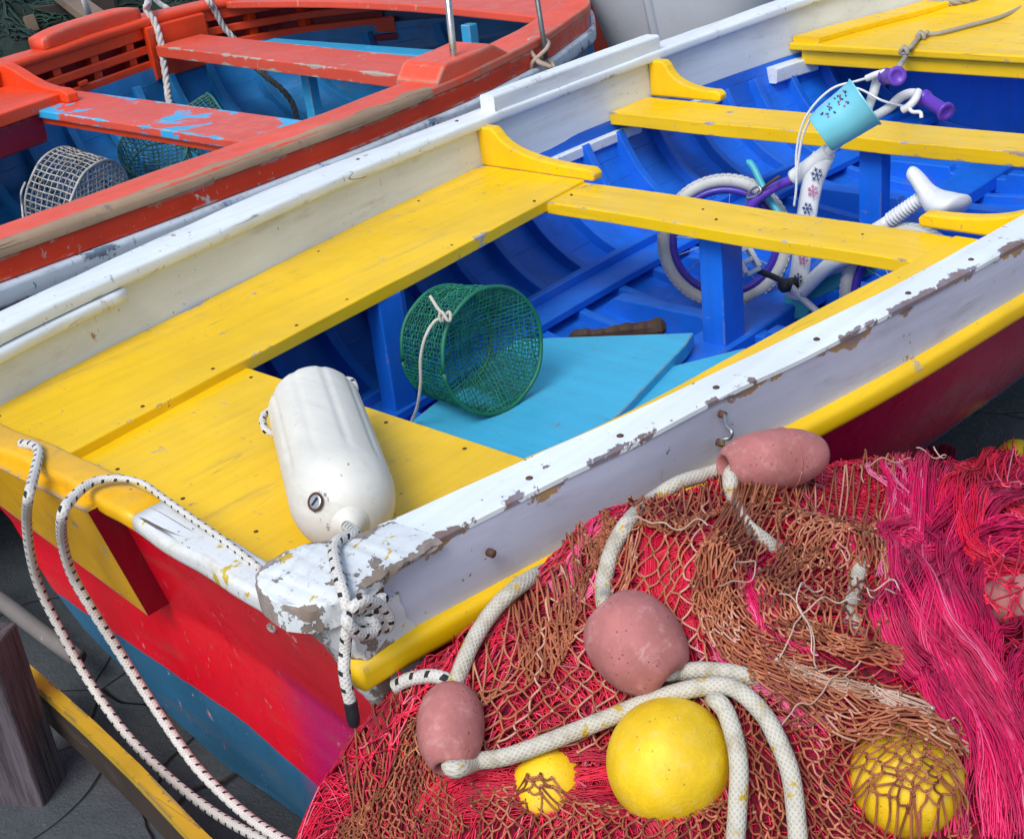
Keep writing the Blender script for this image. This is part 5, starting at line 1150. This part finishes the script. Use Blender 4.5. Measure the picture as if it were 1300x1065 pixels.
drape([[(1255, 720), (1290, 715), (1340, 710)], [(1245, 770), (1290, 765), (1340, 760)], [(1240, 830), (1290, 830), (1340, 830)]], 6, 7, .055, .0015, m_cri, 'thin_netting', net, jit=.5, seed=12)
drape([[(560, 835), (600, 815), (640, 770)], [(500, 900), (560, 870), (610, 840)], [(440, 975), (500, 940), (560, 910)]], 11, 12, .020, .0012, m_cri, 'thin_netting', net, jit=.45, seed=13)
# pale strips of older netting along the folds
for i_, ct_ in enumerate(([[(985, 862), (1050, 892), (1110, 905), (1180, 930)], [(990, 850), (1055, 878), (1115, 892), (1185, 915)]], )):
    drape(ct_, 4, 22, .020, .0014, m_pal, 'pale_netting', bnet, tl=(0, 1), jit=.45, sag=.003, zj=.006, seed=20+i_)
# loose pale mending twine
ls = []
for k in range(9):
    px, py = rg.choice([(1080, 760), (960, 800), (1040, 860), (1090, 905), (905, 760), (890, 690), (1130, 770), (1010, 660), (950, 640), (1120, 940), (1180, 600), (830, 655), (1060, 700)]); q = hit(px+rg.gauss(0, 22), py+rg.gauss(0, 18)); x, y = q[:2]; a = rg.uniform(0, 6.3); pts = []; cv = rg.gauss(0, 18)
    for s in range(24):
        pts.append((x, y, H(x, y)+.034+.006*math.sin(s*.7+k))); x += math.cos(a)*.0055; y += math.sin(a)*.0055; a += cv*.0055+rg.gauss(0, .25)
    ls.append(smooth_path(pts, 2))
tag(bulk('mending_twine', ls, .0011, m_pal, bnet, 5), kind='stuff')
# floats
def float_mat(name, col, pit, scuff, rough):
    b = NB(name); co = b.co(); big = b.noise(co, 9, 6, .65); mid = b.noise(co, 40, 6, .7); fi = b.noise(co, 190, 3, .6)
    c = b.mix(b.mr(big, .32, .68), mul(col, .78), mul(col, 1.12)); c = b.mix(b.mr(mid, .5, .72, 0, .55), c, scuff)
    pm = b.mr(b.voro(co, 130, 'F1'), .10, .22, 1., 0.); pm = b.math('MULTIPLY', pm, b.mr(b.noise(co, 30, 3), .5, .6)); c = b.mix(b.math('MULTIPLY', pm, .75), c, pit)
    st = b.mr(b.noise(b.mapv(co, (14, 90, 30), (1, 2, 3), (.4, .7, .2)), 1., 5, .6), .62, .68, 0, .5); c = b.mix(st, c, scuff)
    h = b.math('SUBTRACT', b.math('ADD', b.math('MULTIPLY', mid, .7), b.math('MULTIPLY', fi, .25)), pm)
    return b.fin(c, b.mr(mid, .3, .7, rough-.08, rough+.15), b.bump(h, .5, .004))
m_pf = float_mat('pink_foam_float', (.40, .145, .140), (.13, .04, .045), (.52, .30, .29), .8); m_yf = float_mat('yellow_float', (.84, .56, .010), (.40, .24, .03), (.70, .50, .12), .5)
def pink_float(e0, e1, r, label, hole=.017):
    e0, e1 = np.array(e0), np.array(e1); Lf = np.linalg.norm(e1-e0); c = (e0+e1)/2
    t = thing('net_float', (c[0], c[1], c[2]-r), label, 'float', 'pink net floats')
    prof = [(.035, hole*.9), (.012, hole*.95), (.003, hole*1.1), (0, hole*1.3)]
    for u in np.linspace(.04, .96, 26):
        k = (1-(.885*abs(2*u-1))**2.2)**.5; prof.append((Lf*u, max(hole*1.3, r*k*(1.035-.07*u))))
    prof += [(Lf, hole*1.3), (Lf-.003, hole*1.1), (Lf-.012, hole*.95), (Lf-.035, hole*.9)]
    MB().loops(lathe(e0, e1, prof, 40), cap=False).build('body', m_pf, t, smooth=True)
    if 'against' in label: tube('mould_seam', [c+nrm(e1-e0)*Lf*.12+(math.cos(a)*nrm(np.cross(e1-e0, (0, 0, 1)))+math.sin(a)*nrm(np.cross(nrm(np.cross(e1-e0, (0, 0, 1))), e1-e0)))*(r*.991) for a in np.linspace(0, 6.2832, 41)], .0012, m_pf, t, 6)
    return t
def fl(px, py, lift, dz=0.): 
    q = hit(px, py, lift); d = float(FB@(q-CAM))+dz; return d
d2 = fl(808, 820, .045); pink_float(onpix(766, 772, d2+.03), onpix(852, 864, d2-.03), .064, 'large pink foam float in the middle of the brown netting')
d1 = fl(972, 590, .03); pink_float(onpix(918, 594, d1-.03), onpix(1044, 574, d1+.03), .049, 'pink foam float lying against the white boat above the nets')
d3 = fl(570, 930, .035); pink_float(onpix(573, 874, d3+.03), onpix(571, 976, d3-.050), .0465, 'pink foam float at the lower left of the net heap')
d4 = fl(1290, 765, .02); pink_float(onpix(1250, 770, d4), onpix(1345, 760, d4+.02), .042, 'pink foam float under magenta strands at the right edge')
def yellow_float(px, py, r, sq, lift, label, ax=(1, 0, 0), q=None):
    q = hit(px, py, lift) if q is None else q; ax = nrm(ax)
    t = thing('yellow_float', (q[0], q[1], q[2]-r), label, 'float', 'yellow net floats')
    prof = [(r*sq*(1-math.cos(a)), max(.001, r*math.sin(a)*(1 if .3 < a < 2.84 else 1))) for a in np.linspace(0, math.pi, 30)]
    MB().loops(lathe(q-ax*r*sq, q+ax*r*sq, prof, 40)).build('body', m_yf, t, smooth=True)
    return t
yellow_float(850, 966, .082, 1.08, .020, 'big smooth yellow float at the bottom of the heap under the white rope', (.8, .3, -.2), YF[0][0])
yellow_float(1150, 985, .072, 1.0, 0, 'yellow float under brown netting at the bottom right', (.6, -.7, .1), YF[1][0])
yellow_float(1290, 585, .060, 1.0, .0, 'yellow float under red netting at the right edge', (.6, -.7, .1), YF[2][0])
yellow_float(700, 985, .055, 1.0, -.020, 'small yellow float sunk in netting beside the white rope', (.6, -.7, .1), YF[3][0])
0 and yellow_float(572, 848, .045, 1.0, -.016, 'yellow float under thin red netting beside the boat rail', (.6, -.7, .1), None)
# the thick float line
m_line = rope_mat('float_line', (.50, .49, .43), 'lichen', (.42, .30, .03), True, 9, .0085, .75)
def line(pts, label, r=.0122, lift=.012):
    o = rope('float_line', [np.array(q[:3]) if len(q) > 2 and not isinstance(q[2], str) else hit(q[0], q[1], lift) for q in pts], r, m_line, None, 12, 14); return tag(o, label, 'rope', 'thick white float lines')
line([tuple(onpix(806, 815, d2)), tuple(onpix(772, 775, d2+.02)), (766, 750), (772, 715), (783, 686), (800, 660), tuple(onpix(826, 636, d1-.03)), tuple(onpix(860, 614, d1-.01)), tuple(onpix(890, 604, d1+.01)), tuple(onpix(915, 596, d1+.02)), tuple(onpix(930, 590, d1))], 'thick white rope from the large pink float up to the float by the boat')
line([tuple(onpix(960, 588, d1)), tuple(onpix(932, 597, d1-.03)), tuple(onpix(927, 612, d1-.05)), (932, 632), (945, 665), (975, 690), tuple(hit(1000, 712, -.02)), tuple(hit(1010, 722, -.06))], 'thick white rope dropping from the pink float by the boat into the brown netting')
line([tuple(onpix(806, 815, d2)), tuple(onpix(838, 850, d2-.03)), (862, 853), (890, 851), (930, 854), tuple(hit(958, 862, .0)), tuple(hit(985, 872, -.05))], 'thick white rope leaving the large pink float towards the right', lift=.022)
dA = float(FB@(hit(636, 785, .02)-CAM))
line([tuple(onpix(572, 930, d3)), tuple(onpix(575, 880, d3+.025)), (585, 850), (600, 815), (622, 780), tuple(onpix(645, 755, dA)), tuple(onpix(672, 735, dA+.03)), tuple(onpix(700, 722, dA+.10)), tuple(onpix(728, 716, dA+.17))], 'thick white rope rising from the lower left pink float along the netting edge', lift=.026)
line([tuple(onpix(572, 930, d3)), tuple(onpix(571, 962, d3-.035)), tuple(onpix(573, 974, d3-.062)), tuple(onpix(584, 975, d3-.062)), (606, 966), (650, 958), (740, 924), (830, 888), (890, 872), (932, 874), (968, 905), (990, 945), (1004, 985), (1012, 1050), (1016, 1130)], 'thick white rope curving from the lower left pink float over the yellow float', lift=.040)
line([tuple(hit(900, 884, -.03)), (911, 890), (922, 905), (932, 935), (938, 975), (936, 1030), (930, 1120)], 'short thick white rope end lying over the big yellow float', lift=.045)
line([tuple(hit(1104, 660, -.05)), (1100, 680), (1092, 715), (1085, 755), (1078, 780), tuple(hit(1092, 806, -.02)), tuple(hit(1100, 820, -.06))], 'thick white rope showing through the brown netting hollow', lift=.001)
0 and line([tuple(hit(1222, 590, -.05)), (1216, 612), (1207, 640), tuple(hit(1200, 668, -.03)), tuple(hit(1196, 690, -.07))], 'bit of white rope showing between the magenta hanks', lift=.022)
bl = rope('flecked_line', [hit(500, 872, .02), hit(520, 862, .024), hit(548, 858, .026), hit(570, 864, .018), hit(588, 878, -.03)], .0105, m_cord, None, 12, 12); tag(bl, 'flecked white cord end beside the lower left pink float', 'rope', 'flecked white cords')
# ------------------------------------------------------------------ light, camera
W = bpy.data.worlds.new('World'); S.world = W; W.use_nodes = True
nt = W.node_tree; bg = nt.nodes['Background']; sky = nt.nodes.new('ShaderNodeTexSky'); sky.sky_type = 'NISHITA'
SUN_EL, SUN_AZ = math.radians(52), None
sdir = nrm([-.80, -.22, .0]); SV = np.array([sdir[0]*math.cos(SUN_EL), sdir[1]*math.cos(SUN_EL), math.sin(SUN_EL)])
sky.sun_disc = False; sky.sun_elevation = SUN_EL; sky.sun_rotation = math.atan2(SV[0], SV[1]); sky.air_density = 1.2; sky.dust_density = 3.0
nt.links.new(sky.outputs[0], bg.inputs[0]); bg.inputs[1].default_value = .14
ld = bpy.data.lights.new('sun', 'SUN'); ld.energy = 1.6; ld.angle = math.radians(26); ld.color = (1, .97, .93)
lo = bpy.data.objects.new('sun', ld); COL.objects.link(lo)
from mathutils import Matrix, Vector
lo.rotation_euler = Vector(SV).to_track_quat('Z', 'Y').to_euler(); lo.location = (0, 0, 8)
cd = bpy.data.cameras.new('camera'); cam = bpy.data.objects.new('camera', cd); COL.objects.link(cam); S.camera = cam
cd.sensor_width = 36; cd.lens = FPX/1300*36; cd.clip_start = .05; cd.clip_end = 500
M = Matrix(((RB[0], UB[0], -FB[0], CAM[0]), (RB[1], UB[1], -FB[1], CAM[1]), (RB[2], UB[2], -FB[2], CAM[2]), (0, 0, 0, 1)))
cam.matrix_world = M
S.view_settings.view_transform = 'Standard'; S.view_settings.look = 'None'; S.view_settings.gamma = 1; S.view_settings.exposure = .38
